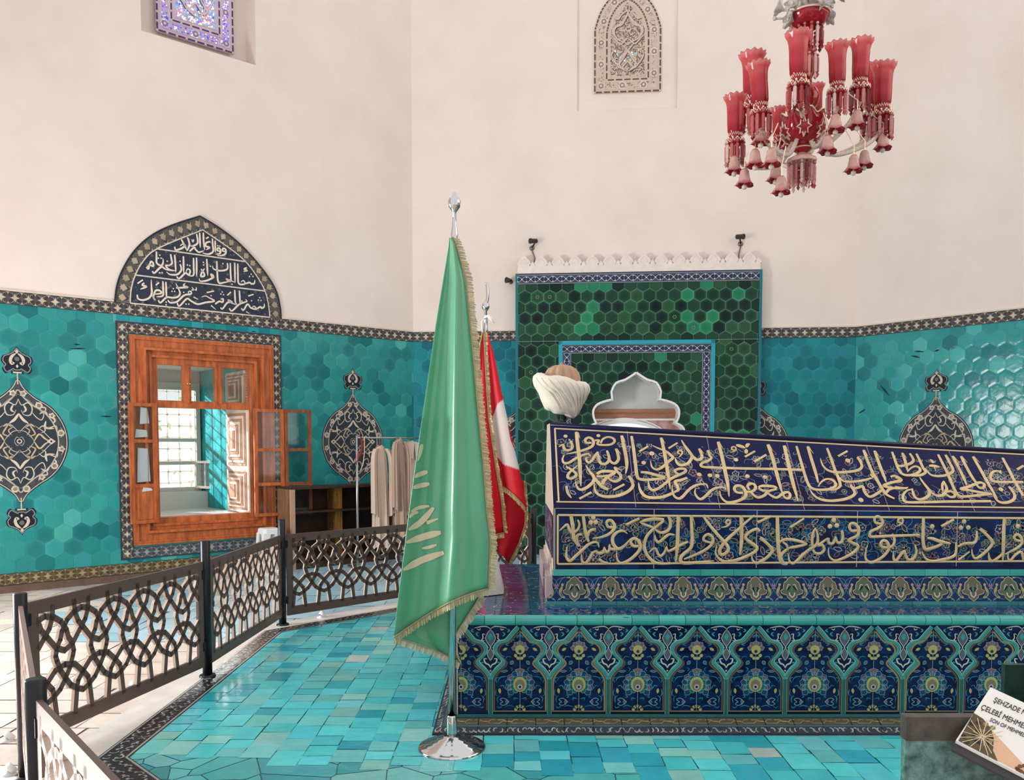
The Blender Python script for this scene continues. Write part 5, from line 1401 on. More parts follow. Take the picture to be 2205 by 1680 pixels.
mb.lathe([(.0, -.125), (.09, -.128), (.105, -.118), (.125, -.07), (.145, -.02), (.178, .025), (.189, .055), (.183, .085), (.16, .098), (.13, .10), (.10, .095), (0, .09)], (TX, TY, zc), 56, (232, 220, 204), rmod=tw)
for k in range(9):     # raised edges of the wound cloth
    a0 = -2.6+k*.26; q = []
    for i in range(9):
        t = i/8; a = a0+t*.95; z = .075-t*.18; r = .190-abs(z-.055)*.50 if z < .055 else .186
        r, z2 = tw(5, a, max(.1, r+.002), z); q.append((TX+r*math.cos(a), TY+r*math.sin(a), zc+z2))
    mb.tube(q, [.0015, .003, .0045, .005, .005, .0045, .004, .003, .0015], 6, (228, 214, 196))
mb.build('wrapped_cloth', mat('ivory_cloth', None, rough=.85, noise=.06, nscale=20, sheen=.2), tb)
def rib(k, a, r, z): return r*(1-.17*abs(math.cos(a*6))**5), z
mb = MB(); mb.lathe([(.122, 0), (.124, .02), (.116, .05), (.095, .082), (.06, .102), (.02, .110), (0, .112)], (TX+.008, TY, zc+.080), 72, (184, 150, 124), rmod=rib); mb.lathe([(.012, 0), (.01, .012), (0, .016)], (TX+.008, TY, zc+.190), 8, (170, 134, 108)); mb.build('ribbed_cap', mat('tan_felt', None, rough=.8, noise=.1, nscale=30), tb)
# white folded sign standing on the plinth
sy = onz(1064, 1278, PLZ).y; p = ony(1064, 1278, sy)
sn = tag(empty('folded_sign', (p.x, sy, PLZ)), 'small white folded sign standing on the plinth end beside the green flag', 'sign'); h = ony(1070, 1180, sy).z-PLZ
mb = MB(); mb.add([(p.x-.07, sy-.10, PLZ), (p.x-.06, sy+.16, PLZ), (p.x-.0, sy+.16, PLZ+h), (p.x-.0, sy-.08, PLZ+h*.96), (p.x+.06, sy-.02, PLZ), (p.x+.06, sy+.2, PLZ)], [[0, 1, 2, 3], [3, 2, 5, 4], [0, 3, 4], [1, 5, 2]], (226, 218, 210))
mb.build('panel', mat('white_card', (228, 220, 212), rough=.6), sn)
# ---------------------------------------------------------------- railing round the platform
A_, C_, D__ = onz(43, 1277, .83), onz(442, 1190, .83), onz(606, 1138, .83)
B_P = onz(76, 1462, .83); dDE = (onz(872, 1128, .77)-onz(612, 1150, .77)); dDE.z = 0; dDE.normalize()
E_P = D__+dDE*1.56; F_P = E_P+Vector((.70, .71, 0)).normalized()*1.56; G_P = B_P+(onz(200, 1680, .77)-onz(58, 1520, .77)).normalized()*1.35
PBLK = mat('black_steel', (46, 46, 50), rough=.32, spec=.5, metal=.55, noise=.2, nscale=10)
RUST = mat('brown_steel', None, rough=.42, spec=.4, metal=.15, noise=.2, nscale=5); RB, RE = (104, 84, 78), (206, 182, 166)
rl = tag(empty('railing', (D__.x, D__.y, 0), world=False), 'low brown cut steel railing with black posts round the turquoise floor', 'railing'); RL = Vector((D__.x, D__.y, 0)); post0 = None
for p in (A_, C_, D__, E_P, B_P, F_P, G_P):
    if post0 is None:
        mb = MB(); mb.lathe([(.0, .83), (.027, .83), (.031, .826), (.031, .0), (.0, .0)], n=18); post0 = o = mb.build('post', PBLK, rl)
        mb = MB(); mb.lathe([(0, .012), (.05, .012), (.054, .004), (.054, 0)], n=18); mb.build('foot_plate', PBLK, post0)
    else: o = copy_tree(post0, rl)
    inside = inoct(p.x, p.y, OA+.2); o.location = Vector((p.x, p.y, 0 if inside else ZF))-RL
    if not inside: o.scale = (1, 1, (.83-ZF)/.83)
def lattice(L_, name):
    """Cut steel panel: frame and interlaced rings; period and shape follow the panel in front of the window."""
    mb = MB(); th = .009; z0, z1 = .075, .775; s = .055; f = XZ
    def bar(x0, y0, x1, y1): mb.box((x0, -th, y0), (x1, th, y1), RB)
    bar(0, z0, s, z1); bar(L_-s, z0, L_, z1); bar(s, z1-.068, L_-s, z1); bar(s, z0, L_-s, z0+.075)
    q = .70/1350.; per = 480*q
    ring = [(0, 410), (110, 440), (200, 500), (270, 600), (295, 680), (340, 740), (360, 830), (345, 880), (300, 990), (240, 1080), (170, 1170), (75, 1230), (0, 1260)]
    stand = [(0, 940), (130, 970), (240, 1070), (310, 1150), (330, 1230), (360, 1470)]; hang = [(0, 800), (110, 750), (220, 620), (290, 540), (330, 440), (340, 320)]
    P = lambda x, y: (x*q, z1-(y-240)*q)
    lines = []
    n = int(L_/per)+3; off = (L_-int(L_/per)*per)/2
    for k in range(-1, n):
        cx = off+k*per
        lines.append([(cx+x*q, P(0, y)[1]) for x, y in ring]+[(cx-x*q, P(0, y)[1]) for x, y in ring[-2::-1]])
        cx -= per/2
        for S in (stand, hang): lines.append([(cx-x*q, P(0, y)[1]) for x, y in S[::-1]]+[(cx+x*q, P(0, y)[1]) for x, y in S[1:]])
    hw = .0160
    for ln in lines:
        for i in range(len(ln)-1):
            (xa, ya), (xb, yb) = ln[i], ln[i+1]
            lo, hi = s-.004, L_-s+.004
            if max(xa, xb) <= lo or min(xa, xb) >= hi: continue
            def cl(p, o):
                if p[0] < lo: t = (lo-p[0])/(o[0]-p[0]); return (lo, p[1]+(o[1]-p[1])*t)
                if p[0] > hi: t = (hi-p[0])/(o[0]-p[0]); return (hi, p[1]+(o[1]-p[1])*t)
                return p
            a, b = cl((xa, ya), (xb, yb)), cl((xb, yb), (xa, ya)); dx, dy = b[0]-a[0], b[1]-a[1]; l = math.hypot(dx, dy)
            if l < 1e-4: continue
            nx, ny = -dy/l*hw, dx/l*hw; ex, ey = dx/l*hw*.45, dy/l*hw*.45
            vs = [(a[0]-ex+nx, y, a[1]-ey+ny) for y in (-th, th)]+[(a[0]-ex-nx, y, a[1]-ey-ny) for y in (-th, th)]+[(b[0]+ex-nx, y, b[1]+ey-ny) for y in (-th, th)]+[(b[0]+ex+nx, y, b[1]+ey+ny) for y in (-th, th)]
            mb.add(vs, [[0, 2, 4, 6], [1, 7, 5, 3]], RB); mb.add(vs, [[0, 6, 7, 1], [2, 3, 5, 4]], RE)  # cut edges coloured cream to paint in window light on them
    return mb
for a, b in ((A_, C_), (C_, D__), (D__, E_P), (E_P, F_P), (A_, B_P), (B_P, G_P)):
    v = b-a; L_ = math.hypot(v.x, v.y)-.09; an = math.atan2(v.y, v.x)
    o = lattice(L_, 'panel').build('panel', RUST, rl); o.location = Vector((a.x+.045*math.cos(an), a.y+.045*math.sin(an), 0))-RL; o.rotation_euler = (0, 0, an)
    for x in (-.009, L_+.001):
        for z in (.18, .66): mb = MB(); mb.box((x-.012, -.014, z), (x+.014, .014, z+.06)); mb.build('clip', PBLK, o)

# ---------------------------------------------------------------- green flag on its chrome stand
CHROME = mat('chrome', (205, 202, 200), rough=.10, metal=1)
SATG = mat('green_satin', (102, 190, 144), rough=.26, spec=.9, sheen=.4, transl=.2, noise=.10, nscale=3)
GOLDF = mat('gold_fringe', None, rough=.55, spec=.4, noise=.3, nscale=60)
FRN = (206, 190, 148)
fx, fy = -.306, 4.16
fg = tag(empty('flag_on_stand', (fx, fy, 0)), 'tall green satin flag with pale script and gold fringe on a round chrome stand', 'flag')
def stand(root, x, y, h, R, tilt=0.):
    mb = MB(); mb.lathe([(R, 0), (R*1.0, .006), (R*.97, .013), (R*.80, .017), (R*.785, .025), (R*.62, .029), (R*.605, .037), (R*.45, .041), (R*.435, .049), (R*.27, .053), (R*.25, .062), (0, .063)], (x, y, 0), 40); mb.build('base', CHROME, root)
    mb = MB(); mb.tube([(x, y, .05), (x+tilt*.5, y, h*.5), (x+tilt, y, h)], .0185, 14); mb.lathe([(.024, .05), (.027, .062), (.027, .16), (.022, .17)], (x, y, 0), 16); mb.build('pole', CHROME, root)
hp = ony(981, 530, fy).z
stand(fg, fx, fy, hp, .172, .022)
mb = MB(); zt = ony(981, 436, fy).z; mb.lathe([(.0165, hp), (.017, hp+(zt-hp)*.2), (.019, hp+(zt-hp)*.25), (.012, hp+(zt-hp)*.45), (.008, zt-.05), (.012, zt-.045), (.028, zt-.022), (.032, zt), (.026, zt+.02), (.010, zt+.033), (.008, zt+.05), (0, zt+.056)], (fx+.022, fy, 0), 18); mb.build('finial', CHROME, fg)
def interp(tab, v):
    for i in range(len(tab)-1):
        if v <= tab[i+1][0]: 
            k = (v-tab[i][0])/(tab[i+1][0]-tab[i][0]); return tab[i][1]+(tab[i+1][1]-tab[i][1])*k
    return tab[-1][1]
GLt = [(505, 968), (530, 966), (700, 938), (900, 909), (1100, 881), (1300, 856), (1375, 848)]
GRt = [(505, 972), (530, 983), (600, 1003), (660, 1009), (800, 1022), (900, 1031), (1000, 1041), (1100, 1048), (1160, 1056), (1270, 1052), (1375, 1050)]
def gY(t, w):
    k = .15+.85*min(1, w*1.4)
    y = 4.06-.03*math.sin(math.pi*t)+k*(.066*math.sin(2*math.pi*(t*1.55+.10))+.020*math.sin(2*math.pi*(t*3.3+.4)))
    if t > .85: y += (t-.85)/.15*.05*k
    return y+.05*(1-k)
def ghem(t): return 1268+104*t**1.15-10*math.sin(math.pi*t)
def gfront(t, w):
    v = 512+w*(ghem(t)-512); return ony(interp(GRt, v)+(interp(GLt, v)-interp(GRt, v))*t, v, gY(t, w))
mb = MB(); mb.grid(lambda a, b: gfront(a, b), 60, 50, (42, 150, 92))
def gback(t, w):
    vb = 1372+110*t if t < .5 else 1427-(t-.5)*2*150
    v0 = 900; v = v0+w*(vb-v0); ul = interp(GLt, min(v, 1370)); ur = interp(GRt, min(v, 1370))-14
    if v > 1370: ul += (v-1370)*1.75
    return ony(ul+(max(ur, ul+3)-ul)*t, v, gY(1, .9)+.17*min(1, t*3)**.6+.015*math.sin(t*9))
mb.grid(gback, 30, 16, (42, 150, 92))
fl_ = mb.build('flag_cloth', SATG, fg)
sol = fl_.modifiers.new('thick', 'SOLIDIFY'); sol.thickness = .003
def fringe(mb, path, wd, side, col, dens=4):
    n = len(path); vs = []
    P = [Vector(p) for p in path]
    rz = random.Random(n)
    for i in range(n-1):
        for k in range(dens):
            a = P[i]+(P[i+1]-P[i])*(k/dens); b = P[i]+(P[i+1]-P[i])*((k+.9)/dens); d = side(i)*wd*rz.uniform(.85, 1.15); o = Vector((0, rz.uniform(-.006, .006), 0)); c = jit(col, 22, rz)
            mb.add([a, b, b+d*.45+o, a+d*.45+o, b+d+o*2, a+d+o*2], [[0, 1, 2, 3], [3, 2, 4, 5]], c)
    mb.tube([p+Vector((0, -.004, 0)) for p in P], .0045, 6, mixc(col, (120, 100, 60), .35))
mb = MB()
fringe(mb, [gfront(0, i/60)+Vector((0, -.006, 0)) for i in range(61)], .034, lambda i: Vector((.97, -.1, -.2)), FRN, 5)
fringe(mb, [gfront(i/40, 1)+Vector((0, -.004, 0)) for i in range(41)], .032, lambda i: Vector((.12, -.05, -1)), FRN, 5)
fringe(mb, [gback(i/30, 1)+Vector((0, -.004, 0)) for i in range(31)], .036, lambda i: Vector((-.3 if i < 15 else .5, -.05, -.9)), (214, 202, 170), 3)
mb.build('fringe', GOLDF, fl_)
mb = MB()
T_FLAG = '''
34 .3 .5|112,640 200,592 312,553
34 .3 .5|126,503 220,472 298,453
30 .3 .4|138,440 200,400 262,330
24 .8 .3|228,405 285,385
24 .4 .5|158,232 200,220 242,212
24 .4 .5|166,178 200,162 232,152
22 .5 .4|205,15 195,50 178,100
16 .4 .4|205,532 240,526 278,514
18 .4 .4|150,350 190,330 240,322
16 .4 .6|142,380 160,360 186,352
'''
for ln in T_FLAG.strip().split('\n'):
    hd, body = ln.split('|'); w, s0, s1 = map(float, hd.split()); pts = smooth([tuple(map(float, p.split(','))) for p in body.split()], 8)
    pts = [(820+x/2.3025, 950+y/2.3025) for x, y in pts]; vs = []
    def onflag(u, v):
        for _ in range(2):
            t = (u-interp(GRt, v))/(interp(GLt, v)-interp(GRt, v)); t = max(0, min(1, t)); wv = (v-512)/(ghem(t)-512)
        return ony(u, v, gY(t, wv)-.0045)
    n = len(pts)
    for i, (u, v) in enumerate(pts):
        a, b = pts[max(0, i-1)], pts[min(n-1, i+1)]; dx, dy = b[0]-a[0], b[1]-a[1]; l = math.hypot(dx, dy); t = i/(n-1); k = min(1, s0+(1-s0)*min(1, t/.3)); k = min(k, s1+(1-s1)*min(1, (1-t)/.3)); hw = w/2.3025/2*k
        for e_ in (-1, -.33, .33, 1): vs.append(onflag(u-dy/l*hw*e_, v+dx/l*hw*e_))
    mb.add(vs, [[i*4+j, i*4+4+j, i*4+5+j, i*4+1+j] for i in range(n-1) for j in range(3)], (218, 198, 168), True)
mb.build('script', mat('beige_print', (218, 200, 168), rough=.5), fl_)

# ---------------------------------------------------------------- red flag behind it
RY = 6.78; rx = ony(1046, 800, RY).x
rg_ = tag(empty('flag_on_stand', (rx, RY, 0)), 'red flag with white crescent and gold edging standing behind the green flag', 'flag')
hz = ony(1046, 725, RY).z
stand(rg_, rx, RY, hz, .17)
zt = ony(1047, 660, RY).z
mb = MB(); mb.lathe([(.0165, hz), (.02, hz+.01), (.018, hz+.08), (.010, zt-.04), (.02, zt-.03), (.032, zt-.005), (.028, zt+.02), (.01, zt+.035), (.005, zt+.06)], (rx, RY, 0), 16)
cz_ = ony(1048, 632, RY).z; q = [(rx+.05*math.cos(a)*.35, RY, cz_+.085*math.sin(a)) for a in [-2.2+.31*i for i in range(15)]]
mb.tube(q, [.003+.011*math.sin(math.pi*i/14) for i in range(15)], 6); mb.build('finial', CHROME, rg_)
SATR = mat('red_satin', None, rough=.38, spec=.3, transl=.12, noise=.10, nscale=3)
def sheet(mb, Lt, Rt, v0, hem, Yf, nu, nv, cf):
    def f(a, b):
        v = v0+b*(hem(a)-v0); return ony(interp(Lt, v)+(interp(Rt, v)-interp(Lt, v))*a, v, Yf(a, b))
    mb.grid(f, nu, nv, None, cf); return f
RED = (214, 22, 40)
mb = MB()
L1t, R1t = [(715, 1040), (740, 1034), (900, 1024), (1160, 1010)], [(715, 1042), (740, 1043), (820, 1047), (900, 1052), (1000, 1066), (1080, 1080), (1155, 1086)]
yf1 = lambda a, b: RY-.20+.035*math.sin(a*6+.5)*b
f1 = sheet(mb, L1t, R1t, 715, lambda a: 1165-18*a, yf1, 18, 30, lambda a, b: RED)
L2t, R2t = [(712, 1046), (760, 1050), (900, 1054), (1000, 1062), (1100, 1072)], [(712, 1048), (760, 1063), (840, 1079), (940, 1101), (1010, 1118), (1085, 1133), (1120, 1134)]
hem2 = lambda a: 1042+a*14+42*a**2.2
def c2(a, b):
    v = 712+b*(hem2(a)-712); u = interp(L2t, v)+(interp(R2t, v)-interp(L2t, v))*a
    lo = interp([(852, 1095), (870, 1072), (900, 1060), (940, 1056), (970, 1060), (1000, 1084), (1012, 1120)], v); hi = interp([(852, 1098), (890, 1089), (920, 1088), (950, 1094), (985, 1108), (1012, 1122)], v)
    return (226, 214, 208) if 853 < v < 1012 and lo <= u <= hi+6 and u >= lo else RED
yf2 = lambda a, b: RY-.06+.05*math.sin(a*4.2+.6)*b+.06*a*b
f2_ = sheet(mb, L2t, R2t, 712, hem2, yf2, 60, 110, c2)
L3t, R3t = [(1030, 1066), (1120, 1064), (1215, 1060)], [(1030, 1128), (1090, 1132), (1130, 1131), (1170, 1117), (1215, 1095)]
f3 = sheet(mb, L3t, R3t, 1035, lambda a: 1180+35*a, lambda a, b: RY+.06-.05*math.sin(a*3.1)*b, 24, 16, lambda a, b: (196, 22, 40))
rf_ = mb.build('flag_cloth', SATR, rg_); sol = rf_.modifiers.new('thick', 'SOLIDIFY'); sol.thickness = .003
mb = MB(); FR2 = (204, 174, 122)
fringe(mb, [f1(1, i/40)+Vector((0, -.006, 0)) for i in range(41)], .03, lambda i: Vector((.9, -.1, -.2)), FR2, 2)
fringe(mb, [f1(0, i/40)+Vector((0, -.006, 0)) for i in range(12)], .03, lambda i: Vector((-.4, -.1, -.3)), FR2, 2)
fringe(mb, [f1(i/14, 1)+Vector((0, -.006, 0)) for i in range(15)], .035, lambda i: Vector((.1, -.1, -1)), FR2, 3)
fringe(mb, [f2_(i/24, 1)+Vector((0, -.006, 0)) for i in range(25)], .035, lambda i: Vector((-.1, -.1, -1)), FR2, 3)
fringe(mb, [f3(1, i/20)+Vector((0, -.004, 0)) for i in range(21)], .03, lambda i: Vector((.7, -.1, -.5)), FR2, 2)
mb.build('fringe', GOLDF, rf_)
p = ony(1056, 688, RY-.05)
mb = MB()
q = [Vector((p.x-.05, RY-.02, p.z+.02)), Vector((p.x-.02, RY-.05, p.z+.03)), Vector((p.x+.01, RY-.05, p.z)), Vector((p.x+.03, RY-.05, p.z-.03))]
mb.tube(q, [.008, .012, .016, .004], 6, (232, 222, 212)); mb.tube([(rx, RY-.018, p.z+.03), (rx-.03, RY-.03, p.z-.02), (rx-.02, RY-.02, p.z-.14)], .008, 6, (228, 214, 200)); mb.build('tie', mat('white_cloth_tie', (232, 222, 212), rough=.8), rg_)

# ---------------------------------------------------------------- bookcase, garment rack, robes, stool by the left wall
FK = FL.off(.48); xk0, zk = FK.px(627, 1050); xk1 = xk0-1.62; zk = max(.9, zk)
bk_ = tag(empty('bookcase', FL.w((xk0+xk1)/2, ZF, .26)), 'low dark wooden bookcase standing against the tiles right of the window', 'bookcase'); b0 = ZF
DK = mat('dark_wood', (72, 50, 36), rough=.5, noise=.35, nscale=6, rgb2=(40, 28, 22)); MD = mat('mid_wood', (138, 102, 74), rough=.5, noise=.3, nscale=4, rgb2=(100, 70, 48), stretch=(5, 5, 1))
mb = MB(FL); mb.fbox(xk1, b0, .05, xk0-.03, zk-.03, .07); mb.fbox(xk1, b0, .05, xk1+.03, zk, .48); mb.fbox(xk1, b0, .07, xk0, b0+.08, .47); mb.build('carcass', DK, bk_)
mb = MB(FL); mb.fbox(xk1, zk-.03, .05, xk0, zk, .485); mb.build('top_board', DK, bk_)
mb = MB(FL); mb.fbox(xk0-.03, b0, .05, xk0, zk-.03, .44); mb.build('side_board', MD, bk_)
mb = MB(FL); mb.fbox(xk0-.05, b0, .44, xk0+.005, zk-.03, .485); mb.build('front_stile', mat('pale_stile', (176, 142, 118), rough=.5), bk_)
for k in (.36, .68): mb = MB(FL); mb.fbox(xk1+.03, b0+k*(zk-b0), .07, xk0-.05, b0+k*(zk-b0)+.022, .46); mb.build('shelf', DK, bk_)
xd = FK.px(748, 1095)[0]; mb = MB(FL); mb.fbox(xd-.02, b0+.08, .07, xd+.085, zk-.03, .30); mb.build('divider', mat('lit_divider_tone', (176, 124, 58), rough=.5, noise=.4, nscale=5, stretch=(6, 6, 1)), bk_)  # divider coloured honey to stand for light falling on it
FRK = FL.off(.95); xr0, zr = FRK.px(768, 941); xr1 = FRK.px(912, 943)[0]-.25; zr = FRK.px(800, 943)[1]
gr = tag(empty('garment_rack', FL.w((xr0+xr1)/2, ZF, .95)), 'plain metal garment rack carrying beige robes in front of the bookcase', 'clothes rack')
STE = mat('brushed_steel', (176, 172, 172), rough=.3, metal=.9)
for i, x in enumerate((xr0, xr1)): mb = MB(FRK); mb.tube([FRK.w(x, ZF+.02, 0), FRK.w(x, zr+.03, 0)], .016, 10); mb.build('upright', STE, gr); mb = MB(FRK); mb.tube([FRK.w(x, ZF+.02, -.25), FRK.w(x, ZF+.02, .25)], .015, 8); mb.build('foot', STE, gr)
mb = MB(); mb.tube([FRK.w(xr0-.0, zr, 0), FRK.w(xr1, zr, 0)], .011, 8); mb.build('rail', STE, gr)
def robe(u0, u1, v0, v1, seed, lab, col=(204, 178, 160), collar=False, doff=0.):
    r = random.Random(seed); xa, za = FRK.px(u0, v0); xb, zb = FRK.px(u1, v1); cx, w = (xa+xb)/2, abs(xa-xb)/2; h = za-zb
    ro = tag(empty('robe', FRK.w(cx, zb, doff)), lab, 'robe', 'beige robes hanging on the garment rack'); ph = r.uniform(0, 6)
    def f(a, b):
        t = 2*math.pi*a; k = .55+.45*min(1, b*4)**.55; k *= 1+.06*b; fo = math.sin(t*7+ph)+.6*math.sin(t*12+ph*2.3); am = min(1, b*2.5)*(.10+.06*b)
        x = cx+w*.68*k*math.cos(t)*(1+.3*am*fo); d = doff+(.045+.05*b)*math.sin(t)*(1+am*fo*2.2)
        return FRK.w(x, za-h*b-.035*abs(math.cos(t))*(b < .12)-(.02*math.sin(t*3+ph) if b > .97 else 0), d)
    mb = MB(); mb.grid(f, 84, 16, col); o = mb.build('body_cloth', mat('beige_cloth', None, rough=.9, noise=.08, nscale=9), ro)
    for e_ in (-1, 1):
        q = smooth([(cx+e_*w*.50, za-.05, .03), (cx+e_*w*.80, za-h*.12, .06), (cx+e_*w*.86, za-h*.35, .075), (cx+e_*w*.80, za-h*.68, .07)], 5); mb = MB(); m = 14
        def sl(a, b):
            i = min(len(q)-1, int(b*(len(q)-1)+.5)); t = 2*math.pi*a; r1, r2 = w*(.19+.10*b), .028+.012*b
            return FRK.w(q[i][0]+r1*math.cos(t)*(1+.12*math.sin(t*4+ph)), q[i][1]+(.03*math.cos(t)*e_ if b > .9 else 0), doff+q[i][2]+r2*math.sin(t)*(1+.35*math.sin(t*5+ph+b)))
        mb.grid(sl, 40, len(q)-1, col); mb.build('sleeve', MATS['beige_cloth'], ro)
    if collar:
        for e_ in (-1, 1): mb = MB(FRK); mb.prism([(cx, za-.02), (cx+e_*w*.55, za-.04), (cx+e_*w*.7, za-.20), (cx+e_*w*.12, za-.26)], doff+.085, doff+.10, (222, 200, 184)); mb.build('collar', MATS['beige_cloth'], ro)
    mb = MB(); mb.tube([FRK.w(cx, za+.0, doff), FRK.w(cx, zr+.012, 0)], .004, 5, (90, 80, 74)); mb.build('hanger_hook', STE, ro)
robe(795, 842, 958, 1176, 3, 'beige robe hanging lowest at the left end of the rack, its cuff pointing down')
robe(834, 872, 943, 1165, 5, 'beige robe draped over the middle of the rack rail with a sleeve in front', (176, 150, 132), doff=.07)
robe(862, 912, 948, 1178, 8, 'beige robe with a pointed collar, partly hidden by the green flag', (214, 190, 172), collar=True, doff=-.03)
ly = tag(empty('lanyard', FRK.w(xr0, zr, .03)), 'dark red and cream straps tied to the top of the rack upright', 'strap'); p = lambda u, v, d=.03: FRK.w(*FRK.px(u, v), d)
mb = MB(); mb.tube([p(775, 942), p(778, 960), p(774, 978), p(769, 990)], [.012, .02, .018, .006], 7, (112, 40, 40)); mb.tube([p(769, 975), p(768, 990), p(764, 1000)], .008, 6, (150, 60, 56)); mb.build('red_strap', mat('strap_cloth', None, rough=.7), ly)
mb = MB(); mb.tube([p(781, 942, .045), p(781, 975, .045), p(778, 1000, .045), p(772, 1014, .045)], .006, 6, (214, 186, 140)); mb.build('cream_cord', MATS['strap_cloth'], ly)
FST = FL.off(.55); xs0, zs_ = FST.px(579, 1137); ss = abs(FST.px(552, 1140)[0]-FST.px(606, 1140)[0])*.36
st_ = tag(empty('plastic_stool', FL.w(xs0, ZF, .55)), 'white plastic stool standing in front of the window sill', 'stool'); WP = mat('white_plastic', (222, 220, 218), rough=.4)
mb = MB(FL); zt_ = zs_; 
def sq(h, k, r=.3): 
    pts = [(-1, -1+r), (-1+r*.3, -1+r*.3), (-1+r, -1), (1-r, -1), (1-r*.3, -1+r*.3), (1, -1+r), (1, 1-r), (1-r*.3, 1-r*.3), (1-r, 1), (-1+r, 1), (-1+r*.3, 1-r*.3), (-1, 1-r)]
    return [FL.w(xs0+x*ss*k, h, .55+y*ss*k) for x, y in pts]
lv = [sq(zt_, .80), sq(zt_-.012, .92), sq(zt_-.07, .98)]; vs = [v for l in lv for v in l]
mb.add(vs, [list(range(12))]+[[a*12+i, a*12+(i+1) % 12, (a+1)*12+(i+1) % 12, (a+1)*12+i] for a in range(2) for i in range(12)], (222, 220, 218)); mb.build('seat', WP, st_)
for ax in (-1, 1):
    for ay in (-1, 1):
        mb = MB(FL); vs = []
        for z, k, wd in ((zt_-.06, .96, .09), (zt_-.2, 1.02, .065), (ZF, 1.22, .05)):
            for dx, dy in ((0, 0), (-ax*wd, 0), (-ax*wd, -ay*.02), (-ax*.02, -ay*.02), (-ax*.02, -ay*wd), (0, -ay*wd)): vs.append(FL.w(xs0+ax*ss*k+dx, z, .55+ay*ss*k+dy))
        mb.add(vs, [[a*6+i, a*6+(i+1) % 6, (a+1)*6+(i+1) % 6, (a+1)*6+i] for a in range(2) for i in range(6)], (222, 220, 218)); mb.build('leg', WP, st_)

# ---------------------------------------------------------------- small spotlights on the floor
sp0 = None
for u, v, z, lab in ((14, 1596, ZF, 'white floor spotlight at the left frame edge, the farther of the two there'), (18, 1668, ZF, 'white floor spotlight in the lower left corner, the nearer of the two there'), (691, 1330, 0, 'white floor spotlight on the kerb under the face on railing panel'), (283, 1486, ZF, 'small floor spotlight glinting behind the long railing panel')):
    p = onz(u, v, z)
    if sp0 is None:
        sp0 = empty('floor_spotlight', p, world=False); mb = MB(); mb.lathe([(.035, 0), (.035, .006), (.02, .01), (.014, .02), (0, .022)], n=20); mb.build('foot', WP, sp0)
        mb = MB(); mb.lathe([(.02, 0), (.03, .006), (.032, .03), (.029, .033), (.025, .028), (0, .026)], (0, 0, .016), 20, axis=(.5, .6, .62)); mb.build('head', WP, sp0); o = sp0
    else: o = copy_tree(sp0); o.location = p
    tag(o, lab, 'spotlight', 'small floor spotlights')

# ---------------------------------------------------------------- information lectern in the lower right corner
GM = mat('mottled_glass_tint', (120, 158, 150), rough=.25, spec=.4, noise=.6, nscale=34, rgb2=(34, 66, 68), bump=.05)
lc = tag(empty('information_lectern', (1.6, 2.5, 0)), 'dark green marble lectern carrying the printed plaque in the lower right corner', 'lectern')
x0 = ony(1950, 1600, 2.25).x; zt_ = ony(2000, 1546, 2.25).z; x1 = ony(2163, 1480, 2.62).x; z2 = ony(2180, 1432, 2.62).z
mb = MB(); mb.box((x0, 2.25, 0), (x0+1.0, 2.275, zt_)); mb.build('front_slab', GM, lc); mb = MB(); mb.box((x0-.002, 2.243, zt_-.062), (x0+1.0, 2.279, zt_+.004)); mb.build('top_band', mat('dark_band', (92, 84, 76), rough=.4, noise=.4, nscale=20, rgb2=(58, 52, 50)), lc)  # mottling and brown top band paint the floor and moulding showing in dark glass
mb = MB(); mb.box((x1, 2.62, 0), (x0+1.0, 2.64, z2)); mb.build('back_slab', mat('dark_green_marble', (44, 70, 60), rough=.3, noise=.5, nscale=14, rgb2=(18, 34, 32)), lc)
best = None; c0 = ony(2058, 1595, 2.20)
for az in range(-60, 70, 4):
    for ti in range(20, 66, 3):
        a, t = math.radians(az), math.radians(ti); n = Vector((math.sin(a)*math.sin(t), -math.cos(a)*math.sin(t), math.cos(t)))
        q = [hit(u, v, c0, n) for u, v in ((2058, 1595), (2133, 1480), (2205, 1513), (2190, 1681))]
        e1, e2, e3 = (q[1]-q[0]), (q[2]-q[1]), (q[3]-q[0]); s = abs(e1.normalized().dot(e2.normalized()))+abs(e1.normalized().dot(e3.normalized()))+.004*abs(ti-38)
        if best is None or s < best[0]: best = (s, n, q)
n = best[1]; q = best[2]; ey = (q[1]-q[0]).normalized(); ex = ((q[2]-q[1]).normalized()+(q[3]-q[0]).normalized()).normalized(); ex = (ex-ey*ex.dot(ey)).normalized()
FQ = Fr(q[0], ex, ey, n); hq = (q[1]-q[0]).length
pq = tag(empty('information_plaque', q[0]), 'tilted white and gold printed plaque with black capitals on the green lectern', 'plaque')
mb = MB(FQ); mb.fbox(0, 0, -.012, .46, hq, 0, (236, 230, 222)); mb.build('board', mat('plaque_white', (236, 230, 222), rough=.4), pq); mb = MB(FQ); mb.fbox(.0, -.022, -.024, .47, hq+.004, -.013); mb.build('holder', mat('dark_holder', (66, 60, 60), rough=.5), pq)
Q = lambda x, y: FQ.px(1850+x/6., 1400+y/6.)
mb = MB(FQ); ri = random.Random(5)
mb.poly([Q(1490, 800), Q(2130, 1490), (.40, .004), (.10, .004), Q(1700, 1050)], .0006, (222, 176, 140))
arc_ = [Q(1480, 815), Q(1600, 890), Q(1700, 1010), Q(1740, 1150), Q(1730, 1300), Q(1790, 1440), Q(1280, 1175)]
mb.poly(arc_, .0010, (92, 74, 50)); cx, cy = Q(1590, 1130)
